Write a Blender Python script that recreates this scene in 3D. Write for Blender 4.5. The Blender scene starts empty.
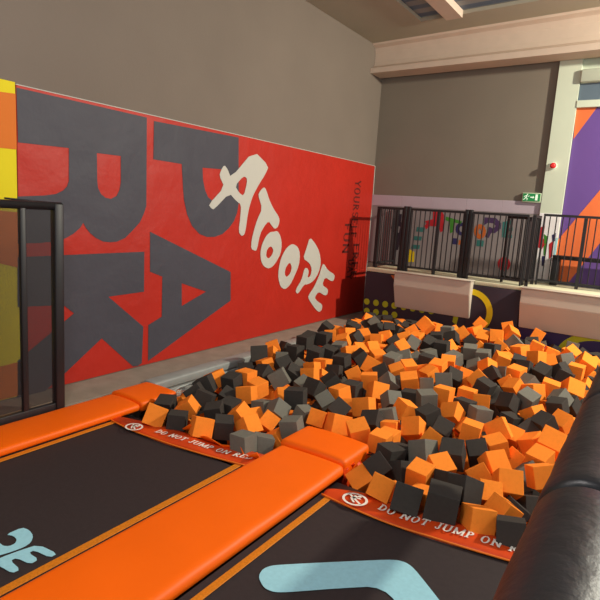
# Indoor trampoline hall with a foam pit
FLOOD=560; FILL=215; FILL2=45; WORLD=0.72
CUBES=[
('O',-3.3305,2.9761,0.0293,0.501,-2.116,-1.212,0.1695,'tilted orange foam cube, leftmost orange, lower heap beside the pale kerb'),
('D',-3.1249,3.0288,0.0246,0.874,-0.325,-5.566,0.1492,'level dark grey foam cube, leftmost grey, lower heap beside the pale kerb'),
('O',-3.2618,3.2804,0.0344,-1.167,-2.119,0.988,0.1446,'upended orange foam cube, second orange from left, lower heap beside the pale kerb'),
('O',-3.6922,3.6308,-0.0989,0.262,0.121,0.449,0.1400,'level orange foam cube, second orange from left, middle heap beside the pale kerb'),
('O',-2.8914,3.0674,0.0290,3.558,1.371,-1.636,0.1578,'tilted orange foam cube, third orange from left, lower heap beside the pale kerb'),
('D',-3.5236,3.7688,0.0589,0.004,1.749,-1.643,0.1678,'tilted dark grey foam cube, fourth grey from left, middle heap beside the pale kerb'),
('O',-3.5821,3.9841,0.0594,-1.480,-1.313,0.556,0.1613,'tilted orange foam cube, third orange from left, middle heap beside the pale kerb'),
('D',-3.2613,3.7989,-0.0029,0.677,0.023,1.728,0.1400,'tilted dark grey foam cube, fifth grey from left, middle heap beside the pale kerb'),
('D',-3.0525,3.3955,0.0157,0.016,-0.312,2.104,0.1495,'level dark grey foam cube, second grey from left, lower heap beside the pale kerb'),
('O',-2.8260,3.4629,0.0256,-0.303,-0.762,1.628,0.1541,'upended orange foam cube, fourth orange from left, lower heap beside the pale kerb'),
('D',-2.7890,3.2157,0.0131,-1.417,-0.492,0.653,0.1532,'level dark grey foam cube, third grey from left, lower heap beside the pale kerb'),
('O',-3.0926,3.8747,0.0471,-0.053,1.756,-2.164,0.1562,'level orange foam cube, fourth orange from left, middle heap beside the pale kerb'),
('D',-3.5650,4.4302,0.0674,3.934,1.634,-0.839,0.1530,'tilted dark grey foam cube, the only grey, upper heap beside the pale kerb'),
('G',-2.4552,3.0699,0.0273,0.016,3.063,-0.059,0.1501,'level dark grey foam cube, rightmost grey, lower heap beside the pale kerb'),
('G',-2.4062,3.2456,-0.0286,-1.709,-0.516,0.767,0.1422,'level dark grey foam cube, leftmost grey, lower heap below the white lettering'),
('O',-2.6168,3.5916,-0.0127,1.018,0.011,1.584,0.1400,'upended orange foam cube, second orange from left, lower heap below the white lettering'),
('O',-2.8119,4.1421,-0.1743,-1.175,-0.302,0.425,0.1400,'tilted orange foam cube, fourth orange from left, lower heap below the white lettering'),
('O',-2.8200,4.1053,0.0361,2.928,1.389,-4.153,0.1502,'tilted orange foam cube, second orange from left, middle heap below the white lettering'),
('O',-3.8568,5.3065,0.1149,0.282,-2.647,2.887,0.1512,'tilted orange foam cube, third orange from left, upper heap below the white lettering'),
('D',-3.7018,4.8291,0.1223,3.840,1.488,-0.658,0.1869,'tilted dark grey foam cube, leftmost grey, upper heap below the white lettering'),
('O',-3.5068,4.7018,0.0748,-1.473,-1.188,0.644,0.1431,'tilted orange foam cube, leftmost orange, upper heap below the white lettering'),
('G',-3.5305,5.0358,0.0860,-1.752,-0.565,0.413,0.1449,'level dark grey foam cube, second grey from left, upper heap below the white lettering'),
('G',-3.0878,4.3842,0.0910,-1.360,-2.092,1.264,0.1710,'tilted dark grey foam cube, third grey from left, middle heap below the white lettering'),
('G',-3.2410,4.9782,0.0681,-1.901,0.002,0.843,0.1417,'upended dark grey foam cube, seventh grey from left, upper heap below the white lettering'),
('O',-3.1312,4.0954,0.0486,-0.252,-3.047,-0.269,0.1505,'level orange foam cube, leftmost orange, middle heap below the white lettering'),
('D',-3.5427,6.7069,0.2314,-1.779,-0.224,0.519,0.1493,'level dark grey foam cube, leftmost grey, farthest row beyond the central pad tip'),
('O',-3.5493,6.1553,0.1773,4.205,1.393,-0.711,0.1513,'level orange foam cube, leftmost orange, farthest row beyond the central pad tip'),
('D',-2.8166,5.0331,0.0817,-0.054,1.708,-2.361,0.1466,'tilted dark grey foam cube, leftmost grey, upper heap beyond the central pad tip'),
('O',-3.0445,4.9475,0.0812,0.860,-1.254,1.556,0.1423,'tilted orange foam cube, fourth orange from left, upper heap below the white lettering'),
('O',-2.5773,5.0416,0.0991,-1.619,-0.895,-0.035,0.1538,'tilted orange foam cube, second orange from left, middle heap beyond the central pad tip'),
('O',-2.3552,4.9610,0.1026,-0.019,-0.112,0.419,0.1608,'level orange foam cube, third orange from left, middle heap beyond the central pad tip'),
('O',-2.1431,4.7115,0.0969,-2.035,-0.665,0.721,0.1647,'tilted orange foam cube, rightmost orange, middle heap beyond the central pad tip'),
('O',-2.0694,4.2978,0.0780,0.261,1.736,-2.331,0.1645,'tilted orange foam cube, fourth orange from left, lower heap beyond the central pad tip'),
('O',-2.0793,3.8433,0.0479,-1.851,-0.611,0.840,0.1623,'tilted orange foam cube, leftmost orange, lower heap beyond the central pad tip'),
('O',-1.8546,3.7893,0.0587,0.168,-0.429,2.297,0.1623,'tilted orange foam cube, third orange from left, lower heap beyond the central pad tip'),
('O',-2.2749,3.8311,0.0483,1.114,-0.575,1.584,0.1410,'tilted orange foam cube, rightmost orange, lower heap below the white lettering'),
('G',-2.4509,3.8958,0.0060,-0.421,-2.778,0.206,0.1452,'tilted dark grey foam cube, rightmost grey, lower heap below the white lettering'),
('G',-2.4434,4.2449,0.0440,0.818,3.256,1.142,0.1430,'upended dark grey foam cube, rightmost grey, middle heap below the white lettering'),
('G',-2.8376,4.4635,0.0526,-0.287,-2.784,-0.639,0.1423,'tilted dark grey foam cube, sixth grey from left, middle heap below the white lettering'),
('D',-2.6244,4.0051,0.0949,-1.624,-0.337,0.213,0.1779,'level dark grey foam cube, fifth grey from left, middle heap below the white lettering'),
('O',-2.8357,4.8446,0.0339,1.879,-0.444,1.108,0.1392,'tilted orange foam cube, rightmost orange, middle heap below the white lettering'),
('G',-2.7624,5.1594,-0.0842,-1.505,-1.101,-0.191,0.1397,'upended dark grey foam cube, second grey from left, middle heap beyond the central pad tip'),
('G',-3.5029,7.3519,0.2082,-1.390,-1.051,-0.288,0.1400,'upended dark grey foam cube, fourth grey from left, farthest row beyond the central pad tip'),
('O',-3.1777,6.4173,0.1924,0.497,-0.024,0.773,0.1484,'tilted orange foam cube, fifth orange from left, farthest row beyond the central pad tip'),
('O',-2.5559,5.3786,0.1363,4.100,0.011,-1.309,0.1773,'tilted orange foam cube, third orange from left, upper heap beyond the central pad tip'),
('D',-2.3748,5.2729,0.1313,-18.421,-9.332,-0.697,0.1517,'tilted dark grey foam cube, fifth grey from left, upper heap beyond the central pad tip'),
('O',-2.2552,5.4355,0.1207,0.430,-0.306,0.638,0.1486,'tilted orange foam cube, leftmost orange, upper heap below the left ledge'),
('G',-2.3594,5.8757,0.1571,-0.907,-0.522,0.151,0.1516,'upended dark grey foam cube, leftmost grey, upper heap below the left ledge'),
('O',-1.9894,5.1318,0.1298,0.268,-0.140,0.496,0.1721,'level orange foam cube, leftmost orange, middle heap below the left ledge'),
('O',-2.1055,5.7792,0.0926,-0.067,1.670,-2.030,0.1400,'tilted orange foam cube, fourth orange from left, upper heap below the left ledge'),
('O',-2.6395,7.1994,0.3257,0.885,2.819,1.973,0.1760,'upended orange foam cube, fourth orange from left, farthest row below the left ledge'),
('O',-2.7209,6.9351,0.2639,-0.537,-1.883,-1.292,0.1516,'upended orange foam cube, second orange from left, farthest row below the left ledge'),
('O',-1.7606,4.4939,0.0751,-0.711,-2.757,0.411,0.1563,'tilted orange foam cube, leftmost orange, lower heap below the left ledge'),
('G',-1.6928,4.8411,0.0999,0.072,-0.030,0.708,0.1626,'level dark grey foam cube, third grey from left, middle heap below the left ledge'),
('O',-2.1067,4.8758,-0.1059,-1.104,-0.318,0.157,0.1400,'tilted orange foam cube, sixth orange from left, lower heap beyond the central pad tip'),
('O',-1.5461,4.1804,0.0556,0.356,1.261,-2.614,0.1603,'upended orange foam cube, second orange from left, lower heap below the left ledge'),
('O',-1.7214,4.1107,0.0223,-0.283,2.957,-0.252,0.1400,'level orange foam cube, seventh orange from left, lower heap beyond the central pad tip'),
('G',-1.6515,4.3043,-0.1095,0.146,0.076,0.202,0.1405,'level dark grey foam cube, leftmost grey, lower heap below the left ledge'),
('O',-1.2078,3.4927,0.0243,-0.106,-3.032,-0.341,0.1524,'level orange foam cube, leftmost orange, front row below the left ledge'),
('O',-1.3433,3.1408,0.0299,0.590,-1.562,2.747,0.1500,'tilted orange foam cube, second orange from left, front row beyond the central pad tip'),
('D',-1.1465,3.1037,0.0348,0.432,-1.644,2.845,0.1725,'tilted dark grey foam cube, third grey from left, front row below the left ledge'),
('D',-1.4893,3.3878,0.0408,0.224,1.300,-1.734,0.1492,'upended dark grey foam cube, second grey from left, front row beyond the central pad tip'),
('G',-1.7957,3.9760,-0.1680,0.551,1.095,-1.166,0.1385,'tilted dark grey foam cube, leftmost grey, front row beyond the central pad tip'),
('G',-1.7327,5.4192,0.1436,-0.128,1.681,-2.200,0.1665,'tilted dark grey foam cube, fifth grey from left, middle heap below the left ledge'),
('G',-1.8655,5.2949,0.0991,-1.797,-0.409,0.168,0.1409,'level dark grey foam cube, fourth grey from left, middle heap below the left ledge'),
('O',-1.4523,5.6688,0.1637,0.681,2.997,2.063,0.1678,'upended orange foam cube, fourth orange from left, middle heap below the yellow ring'),
('O',-1.4291,5.2371,0.1000,-0.068,2.141,-2.342,0.1561,'level orange foam cube, third orange from left, middle heap below the yellow ring'),
('O',-1.2561,5.1184,0.1145,-1.851,-0.257,0.132,0.1492,'level orange foam cube, fifth orange from left, middle heap below the yellow ring'),
('O',-1.3832,4.6676,0.0847,0.603,1.031,-2.905,0.1628,'upended orange foam cube, rightmost orange, lower heap below the left ledge'),
('D',-1.3585,4.3333,0.0570,0.824,-0.195,1.546,0.1490,'upended dark grey foam cube, rightmost grey, lower heap below the left ledge'),
('O',-1.2134,4.5524,0.0388,1.208,-0.307,1.223,0.1415,'upended orange foam cube, leftmost orange, lower heap below the yellow ring'),
('O',-1.1241,4.3809,0.0944,0.086,0.125,1.677,0.1484,'level orange foam cube, second orange from left, lower heap below the yellow ring'),
('O',-1.3535,4.0919,0.0518,0.708,-1.511,2.445,0.1453,'upended orange foam cube, third orange from left, lower heap below the left ledge'),
('D',-1.1174,3.8972,0.0655,-0.253,2.959,0.697,0.1684,'tilted dark grey foam cube, rightmost grey, front row below the left ledge'),
('D',-0.9912,4.1067,0.0469,0.586,-0.120,0.491,0.1490,'tilted dark grey foam cube, second grey from left, front row below the yellow ring'),
('O',-0.8837,3.8050,0.0076,-0.431,-2.265,3.124,0.1456,'upended orange foam cube, third orange from left, front row below the yellow ring'),
('D',-1.0100,3.5267,0.0136,-0.832,-1.510,2.242,0.1597,'tilted dark grey foam cube, fifth grey from left, front row below the left ledge'),
('D',-0.8723,3.3937,0.0695,-0.803,-1.420,2.500,0.1645,'tilted dark grey foam cube, leftmost grey, front row below the yellow ring'),
('D',-0.9307,3.1550,0.0629,0.368,-2.278,2.294,0.1954,'level dark grey foam cube, sixth grey from left, front row below the left ledge'),
('O',-0.7207,3.1929,0.0176,-1.844,-0.550,0.624,0.1570,'tilted orange foam cube, second orange from left, front row below the yellow ring'),
('D',-0.5220,3.1778,0.0208,-0.255,-0.119,0.226,0.1592,'level dark grey foam cube, rightmost grey, front row below the yellow ring'),
('O',-0.7478,3.5278,0.0275,0.734,-0.295,1.947,0.1418,'upended orange foam cube, fourth orange from left, front row below the yellow ring'),
('O',-0.6737,3.7212,0.0561,-2.216,-0.464,0.274,0.1635,'upended orange foam cube, rightmost orange, front row below the yellow ring'),
('O',-0.5144,4.0090,0.0534,2.513,1.896,-4.636,0.1564,'tilted orange foam cube, second orange from left, front row beside the black padded rail'),
('D',-0.5429,3.8026,-0.0934,-1.853,-0.747,0.675,0.1418,'tilted dark grey foam cube, rightmost grey, front row beside the black padded rail'),
('O',-0.9030,4.3095,0.0532,0.237,-0.258,0.638,0.1472,'tilted orange foam cube, third orange from left, lower heap below the yellow ring'),
('O',-0.9545,4.5528,0.0943,0.760,-1.317,1.879,0.1762,'upended orange foam cube, rightmost orange, lower heap below the yellow ring'),
('D',-1.0478,5.2815,0.1157,0.362,2.540,1.131,0.1531,'upended dark grey foam cube, rightmost grey, middle heap below the yellow ring'),
('O',-1.1963,5.8477,0.1422,1.315,-0.332,0.730,0.1426,'upended orange foam cube, rightmost orange, middle heap below the yellow ring'),
('G',-1.2638,5.6457,0.0780,-0.532,-2.058,-1.424,0.1400,'upended dark grey foam cube, fourth grey from left, middle heap below the yellow ring'),
('O',-0.7873,5.1259,0.1066,0.600,2.478,-0.088,0.1548,'tilted orange foam cube, third orange from left, lower heap beside the black padded rail'),
('D',-0.7952,4.9062,0.0311,0.906,-0.116,1.093,0.1394,'upended dark grey foam cube, second grey from left, lower heap beside the black padded rail'),
('O',-0.5514,4.5643,0.1024,0.179,3.135,1.147,0.1735,'upended orange foam cube, fourth orange from left, lower heap beside the black padded rail'),
('O',-0.5597,5.1720,0.0935,0.742,2.792,1.125,0.1432,'upended orange foam cube, rightmost orange, lower heap beside the black padded rail'),
('O',-0.7892,5.8538,0.1768,0.176,0.147,1.650,0.1674,'level orange foam cube, fourth orange from left, middle heap beside the black padded rail'),
('O',-0.5992,5.9502,0.1910,3.717,0.578,-1.011,0.1703,'upended orange foam cube, rightmost orange, middle heap beside the black padded rail'),
('O',-0.5912,6.8329,0.2772,0.106,-2.557,-0.480,0.1755,'upended orange foam cube, rightmost orange, upper heap beside the black padded rail'),
('G',-0.8185,7.4314,0.3200,4.524,0.005,-0.376,0.1444,'level dark grey foam cube, rightmost grey, upper heap beside the black padded rail'),
('O',-0.7973,7.1995,0.2945,1.502,-1.077,0.411,0.1479,'upended orange foam cube, sixth orange from left, upper heap beside the black padded rail'),
('O',-0.9580,6.8606,0.2218,0.948,-0.198,0.419,0.1422,'upended orange foam cube, fourth orange from left, upper heap beside the black padded rail'),
('O',-1.0926,6.7327,0.2658,-0.715,-1.770,2.259,0.1585,'level orange foam cube, third orange from left, upper heap beside the black padded rail'),
('G',-1.2433,7.9112,0.1696,4.430,1.009,0.330,0.1400,'tilted dark grey foam cube, third grey from left, upper heap beside the black padded rail'),
('O',-1.2721,7.6966,0.3586,-1.745,0.212,0.413,0.1475,'tilted orange foam cube, rightmost orange, farthest row beside the black padded rail'),
('D',-1.2549,6.5517,0.2107,-0.956,0.153,-4.454,0.1490,'tilted dark grey foam cube, leftmost grey, upper heap beside the black padded rail'),
('G',-1.0202,6.0182,0.1514,-0.835,-2.583,1.106,0.1403,'upended dark grey foam cube, second grey from left, middle heap beside the black padded rail'),
('G',-1.4324,7.1506,0.2947,0.771,-0.734,0.582,0.1574,'upended dark grey foam cube, leftmost grey, farthest row beside the black padded rail'),
('O',-1.5837,6.9824,0.2682,1.346,-0.523,0.985,0.1466,'upended orange foam cube, third orange from left, upper heap below the yellow ring'),
('O',-1.7648,6.8285,0.2356,1.373,-0.538,1.047,0.1400,'tilted orange foam cube, leftmost orange, upper heap below the yellow ring'),
('O',-2.0544,7.7703,0.3684,1.400,-0.507,0.999,0.1476,'upended orange foam cube, third orange from left, farthest row below the yellow ring'),
('O',-1.6853,7.8002,0.3795,4.404,1.170,0.159,0.1460,'tilted orange foam cube, rightmost orange, farthest row below the yellow ring'),
('O',-1.4940,6.1709,0.1811,-1.061,-1.342,2.630,0.1532,'upended orange foam cube, second orange from left, upper heap below the yellow ring'),
('O',-2.1493,7.2766,0.2973,-0.555,-1.918,-1.416,0.1422,'upended orange foam cube, leftmost orange, farthest row below the yellow ring'),
('D',-1.9559,7.0253,0.2615,-0.460,-1.981,-1.484,0.1400,'upended dark grey foam cube, leftmost grey, farthest row below the yellow ring'),
('G',-1.8968,6.2161,0.1815,-0.683,-2.928,-0.615,0.1562,'tilted dark grey foam cube, leftmost grey, upper heap below the yellow ring'),
('O',-1.8970,6.0142,0.1748,11.015,1.648,-1.675,0.1519,'level orange foam cube, sixth orange from left, upper heap below the left ledge'),
('D',-1.8975,6.7103,0.1738,4.414,0.785,-0.352,0.1400,'level dark grey foam cube, second grey from left, upper heap below the yellow ring'),
('G',-2.6528,3.7687,0.0292,-0.843,-0.443,-0.371,0.1549,'upended dark grey foam cube, second grey from left, lower heap below the white lettering'),
('G',-2.8391,3.8001,-0.0040,-0.127,-0.164,-0.075,0.1510,'level dark grey foam cube, leftmost grey, middle heap below the white lettering'),
('G',-2.3349,3.5385,0.0417,0.090,-0.193,0.253,0.1526,'level dark grey foam cube, third grey from left, lower heap below the white lettering'),
('O',-2.6169,3.3264,0.0321,-0.103,-0.681,-0.196,0.1484,'upended orange foam cube, rightmost orange, lower heap beside the pale kerb'),
('O',-2.8311,3.6404,-0.0506,-0.138,-0.662,-0.037,0.1504,'upended orange foam cube, leftmost orange, lower heap below the white lettering'),
('D',-3.4874,5.2509,0.1289,-0.083,-0.055,-0.041,0.1568,'level dark grey foam cube, sixth grey from left, upper heap below the white lettering'),
('D',-3.6293,5.4075,0.0546,0.027,0.232,0.788,0.1572,'level dark grey foam cube, fifth grey from left, upper heap below the white lettering'),
('D',-3.6208,5.6490,0.1587,0.004,-0.004,-0.005,0.1572,'level dark grey foam cube, leftmost grey, farthest row below the white lettering'),
('D',-3.7983,5.5034,0.0543,0.981,1.071,0.492,0.1533,'tilted dark grey foam cube, fourth grey from left, upper heap below the white lettering'),
('D',-3.3136,4.4137,0.0736,-0.947,-0.172,-0.142,0.1595,'upended dark grey foam cube, second grey from left, middle heap below the white lettering'),
('D',-3.7307,6.3390,0.2100,0.079,0.523,0.144,0.1506,'tilted dark grey foam cube, rightmost grey, farthest row below the white lettering'),
('D',-3.6620,5.8353,0.1638,0.193,0.058,0.070,0.1547,'level dark grey foam cube, second grey from left, farthest row below the white lettering'),
('D',-3.2466,5.3150,0.1335,0.156,0.170,0.152,0.1604,'level dark grey foam cube, eighth grey from left, upper heap below the white lettering'),
('D',-3.1775,5.5041,0.1285,0.035,0.241,0.143,0.1583,'level dark grey foam cube, rightmost grey, upper heap below the white lettering'),
('D',-3.5048,5.9232,0.1790,-0.002,-0.006,0.030,0.1584,'level dark grey foam cube, third grey from left, farthest row below the white lettering'),
('O',-3.6635,6.5224,0.1569,0.415,-1.412,0.602,0.1488,'level orange foam cube, second orange from left, farthest row beyond the central pad tip'),
('O',-3.2502,5.9784,0.1829,-1.189,-0.465,0.035,0.1518,'tilted orange foam cube, third orange from left, farthest row beyond the central pad tip'),
('O',-2.9481,5.6108,0.1554,-0.927,1.221,0.387,0.1606,'tilted orange foam cube, leftmost orange, upper heap beyond the central pad tip'),
('O',-2.9223,5.7986,0.1507,0.103,0.591,-0.602,0.1573,'tilted orange foam cube, second orange from left, upper heap beyond the central pad tip'),
('O',-3.3569,6.2704,0.2047,-0.400,-0.109,1.071,0.1619,'tilted orange foam cube, fourth orange from left, farthest row beyond the central pad tip'),
('G',-3.1526,5.7120,0.1538,0.145,-0.091,0.124,0.1510,'level dark grey foam cube, second grey from left, upper heap beyond the central pad tip'),
('D',-2.8805,5.3044,0.1325,0.077,-0.079,-0.003,0.1574,'level dark grey foam cube, third grey from left, upper heap beyond the central pad tip'),
('D',-3.4249,6.5388,0.2254,0.097,0.239,0.096,0.1606,'level dark grey foam cube, second grey from left, farthest row beyond the central pad tip'),
('D',-3.1855,6.1767,0.1976,-1.065,0.657,0.829,0.1503,'upended dark grey foam cube, third grey from left, farthest row beyond the central pad tip'),
('O',-3.0164,5.1125,0.0877,-0.119,-0.074,0.008,0.1578,'level orange foam cube, rightmost orange, upper heap below the white lettering'),
('D',-2.6706,4.3922,0.0820,-0.599,0.071,-0.071,0.1592,'tilted dark grey foam cube, seventh grey from left, middle heap below the white lettering'),
('O',-2.8294,5.9326,0.1701,0.793,0.468,0.983,0.1561,'upended orange foam cube, fourth orange from left, upper heap beyond the central pad tip'),
('O',-2.7631,6.1025,0.1271,-0.009,-0.032,0.024,0.1542,'level orange foam cube, rightmost orange, upper heap beyond the central pad tip'),
('O',-2.6734,6.5721,0.2294,0.909,0.880,-0.699,0.1583,'tilted orange foam cube, leftmost orange, farthest row below the left ledge'),
('O',-2.5851,6.7686,0.2050,0.208,-0.075,-0.090,0.1596,'level orange foam cube, third orange from left, farthest row below the left ledge'),
('O',-2.5584,6.2097,0.1998,0.598,0.656,-0.355,0.1483,'upended orange foam cube, second orange from left, upper heap below the left ledge'),
('O',-2.9399,6.2973,0.2065,-0.396,1.405,0.004,0.1487,'level orange foam cube, sixth orange from left, farthest row beyond the central pad tip'),
('O',-2.8952,6.4811,0.2116,-0.478,-0.382,0.232,0.1491,'upended orange foam cube, rightmost orange, farthest row beyond the central pad tip'),
('G',-2.5192,6.4489,0.2176,-0.005,-1.067,0.760,0.1565,'upended dark grey foam cube, second grey from left, upper heap below the left ledge'),
('G',-2.2921,6.0720,0.1128,-0.308,1.090,0.960,0.1506,'tilted dark grey foam cube, third grey from left, upper heap below the left ledge'),
('G',-2.4208,5.6619,0.1589,0.230,0.042,-0.184,0.1613,'level dark grey foam cube, rightmost grey, upper heap beyond the central pad tip'),
('D',-2.9989,6.7767,0.2566,0.760,-1.324,0.017,0.1504,'tilted dark grey foam cube, sixth grey from left, farthest row beyond the central pad tip'),
('D',-2.9645,6.9731,0.2144,-0.191,0.398,1.328,0.1529,'tilted dark grey foam cube, leftmost grey, farthest row below the left ledge'),
('D',-2.7252,6.3577,0.2109,0.952,0.774,-0.332,0.1482,'upended dark grey foam cube, rightmost grey, farthest row beyond the central pad tip'),
('D',-2.5802,5.9304,0.1790,0.462,-0.686,-0.405,0.1506,'upended dark grey foam cube, sixth grey from left, upper heap beyond the central pad tip'),
('D',-3.1953,6.8587,0.2093,-0.494,-0.160,1.237,0.1590,'tilted dark grey foam cube, fifth grey from left, farthest row beyond the central pad tip'),
('D',-2.7669,5.5387,0.1499,-0.863,0.326,-0.737,0.1581,'upended dark grey foam cube, fourth grey from left, upper heap beyond the central pad tip'),
('G',-2.2106,6.2386,0.1553,0.161,-0.191,-0.738,0.1568,'level dark grey foam cube, fifth grey from left, upper heap below the left ledge'),
('G',-1.8142,6.5560,0.2269,0.197,0.003,0.251,0.1588,'level dark grey foam cube, third grey from left, upper heap below the yellow ring'),
('G',-2.1639,5.0124,0.1105,0.118,0.763,0.750,0.1495,'upended dark grey foam cube, rightmost grey, middle heap beyond the central pad tip'),
('G',-1.9422,4.5987,0.0910,0.673,0.527,0.817,0.1482,'upended dark grey foam cube, fifth grey from left, middle heap beyond the central pad tip'),
('G',-1.8171,4.2496,0.0628,-0.272,1.223,0.071,0.1495,'tilted dark grey foam cube, rightmost grey, lower heap beyond the central pad tip'),
('D',-1.3789,3.5478,-0.0302,0.836,0.880,0.893,0.1544,'tilted dark grey foam cube, leftmost grey, front row below the left ledge'),
('O',-1.6028,5.0517,0.1127,-0.063,0.027,-0.023,0.1607,'level orange foam cube, rightmost orange, middle heap below the left ledge'),
('O',-1.6259,5.7624,0.0615,0.990,-0.830,-0.640,0.1485,'tilted orange foam cube, second orange from left, middle heap below the yellow ring'),
('D',-1.5261,4.4698,0.0847,0.286,-0.079,-0.548,0.1590,'level dark grey foam cube, second grey from left, lower heap below the left ledge'),
('G',-1.1741,4.7748,0.0988,-0.113,0.103,0.768,0.1543,'level dark grey foam cube, leftmost grey, lower heap below the yellow ring'),
('G',-1.3167,3.8204,0.0538,-0.344,-0.366,-0.259,0.1615,'tilted dark grey foam cube, fourth grey from left, front row below the left ledge'),
('G',-0.6257,4.1349,-0.0386,0.239,-0.753,-0.659,0.1598,'upended dark grey foam cube, second grey from left, front row beside the black padded rail'),
('O',-0.7561,4.3849,-0.0613,0.940,-0.033,-0.614,0.1549,'upended orange foam cube, leftmost orange, front row beside the black padded rail'),
('G',-0.9113,5.4347,0.1411,0.321,0.297,-0.301,0.1619,'tilted dark grey foam cube, leftmost grey, middle heap beside the black padded rail'),
('O',-0.9083,5.6839,0.1598,-0.095,-0.249,-0.579,0.1551,'level orange foam cube, third orange from left, middle heap beside the black padded rail'),
('D',-1.1749,5.3592,-0.0018,0.083,-0.293,-0.214,0.1532,'level dark grey foam cube, rightmost grey, lower heap below the yellow ring'),
('D',-0.9556,4.9972,0.0310,0.013,0.150,1.107,0.1516,'level dark grey foam cube, leftmost grey, lower heap beside the black padded rail'),
('O',-0.6985,4.6840,0.0110,-0.243,-0.510,1.212,0.1513,'tilted orange foam cube, second orange from left, lower heap beside the black padded rail'),
('G',-0.8152,6.9610,0.2491,-0.387,-0.331,0.607,0.1515,'tilted dark grey foam cube, fifth grey from left, upper heap beside the black padded rail'),
('G',-0.6578,5.6465,0.1570,0.435,-0.561,-0.421,0.1497,'upended dark grey foam cube, fifth grey from left, middle heap beside the black padded rail'),
('D',-0.6443,5.4251,0.1404,-0.016,-0.330,1.361,0.1501,'level dark grey foam cube, fourth grey from left, middle heap beside the black padded rail'),
('D',-0.7987,6.5040,0.2211,0.155,0.835,-0.311,0.1529,'upended dark grey foam cube, fourth grey from left, upper heap beside the black padded rail'),
('O',-0.9959,7.0708,0.2642,0.079,-1.276,0.337,0.1533,'tilted orange foam cube, fifth orange from left, upper heap beside the black padded rail'),
('O',-0.6553,6.6312,0.2258,0.058,0.075,-0.073,0.1508,'level orange foam cube, seventh orange from left, upper heap beside the black padded rail'),
('O',-1.6970,7.2864,0.3233,-0.373,-0.109,0.141,0.1610,'tilted orange foam cube, fifth orange from left, farthest row below the yellow ring'),
('O',-1.8565,7.2562,0.2805,0.741,0.061,0.008,0.1536,'upended orange foam cube, fourth orange from left, farthest row below the yellow ring'),
('O',-1.5713,7.4913,0.3503,-0.267,0.616,-0.961,0.1601,'upended orange foam cube, leftmost orange, farthest row beside the black padded rail'),
('O',-2.0104,7.4077,0.3110,0.607,1.161,-0.353,0.1497,'tilted orange foam cube, second orange from left, farthest row below the yellow ring'),
('O',-1.4272,6.4633,0.2182,-1.453,-0.042,0.601,0.1598,'tilted orange foam cube, fourth orange from left, upper heap below the yellow ring'),
('O',-1.4133,6.6699,0.1885,0.244,0.128,0.808,0.1482,'level orange foam cube, rightmost orange, upper heap below the yellow ring'),
('D',-1.3802,5.9354,0.1689,-0.411,-0.725,-0.061,0.1503,'upended dark grey foam cube, third grey from left, middle heap below the yellow ring'),
('G',-1.6398,6.5119,0.2129,0.158,-0.078,0.073,0.1522,'level dark grey foam cube, fifth grey from left, upper heap below the yellow ring'),
('G',-1.6549,6.2744,0.1275,0.506,-0.467,0.164,0.1520,'upended dark grey foam cube, fourth grey from left, upper heap below the yellow ring'),
('G',-1.3522,6.2718,0.1163,-0.342,-0.178,-0.251,0.1482,'tilted dark grey foam cube, fifth grey from left, middle heap below the yellow ring'),
('D',-2.1591,6.9004,0.2725,1.018,-0.298,0.239,0.1536,'upended dark grey foam cube, rightmost grey, farthest row below the left ledge'),
('D',-2.3254,6.7943,0.2586,0.120,-0.119,0.253,0.1546,'level dark grey foam cube, third grey from left, farthest row below the left ledge'),
('D',-2.3378,6.5510,0.2265,0.460,0.429,0.044,0.1537,'upended dark grey foam cube, second grey from left, farthest row below the left ledge'),
('D',-2.1348,5.9542,0.1614,0.015,0.082,0.085,0.1520,'level dark grey foam cube, fourth grey from left, upper heap below the left ledge'),
('D',-1.9463,7.5858,0.2577,-1.506,-0.005,-0.188,0.1616,'level dark grey foam cube, rightmost grey, farthest row below the yellow ring'),
('G',-2.3015,7.1224,0.3019,-0.019,-0.075,0.055,0.1522,'level dark grey foam cube, fourth grey from left, farthest row below the left ledge'),
('O',-1.9270,5.5413,0.1394,0.788,1.343,-0.055,0.1526,'tilted orange foam cube, second orange from left, middle heap below the left ledge'),
('O',-1.7045,5.9494,0.0997,-0.294,0.281,0.653,0.1575,'tilted orange foam cube, leftmost orange, middle heap below the yellow ring'),
('O',-1.5590,3.3072,-0.0744,-0.172,1.034,1.131,0.1564,'upended orange foam cube, leftmost orange, front row beyond the central pad tip'),
('D',-2.3506,4.5773,0.1010,0.011,-0.005,0.009,0.1556,'level dark grey foam cube, third grey from left, middle heap beyond the central pad tip'),
('D',-1.5176,3.6689,0.0061,-0.109,0.068,-0.365,0.1586,'level dark grey foam cube, rightmost grey, front row beyond the central pad tip'),
('D',-1.8667,4.0513,0.0653,0.710,-0.229,0.177,0.1522,'upended dark grey foam cube, second grey from left, lower heap beyond the central pad tip'),
('O',-0.8341,3.9861,0.0482,-0.201,-0.767,-0.751,0.1533,'upended orange foam cube, fifth orange from left, front row below the yellow ring'),
('D',-2.1359,6.4732,0.2280,0.045,-0.032,0.048,0.1616,'level dark grey foam cube, rightmost grey, upper heap below the left ledge'),
('D',-3.0805,4.6022,0.0922,-0.974,-0.775,-0.534,0.1616,'upended dark grey foam cube, fourth grey from left, middle heap below the white lettering'),
('O',-1.1732,7.0954,0.3079,-0.041,-1.223,0.134,0.1508,'tilted orange foam cube, second orange from left, upper heap beside the black padded rail'),
('D',-3.2673,3.4851,0.0518,-0.323,0.254,0.443,0.1589,'tilted dark grey foam cube, third grey from left, middle heap beside the pale kerb'),
('O',-0.5708,4.2684,0.0621,0.355,0.026,-0.301,0.1503,'tilted orange foam cube, rightmost orange, front row beside the black padded rail'),
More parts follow.
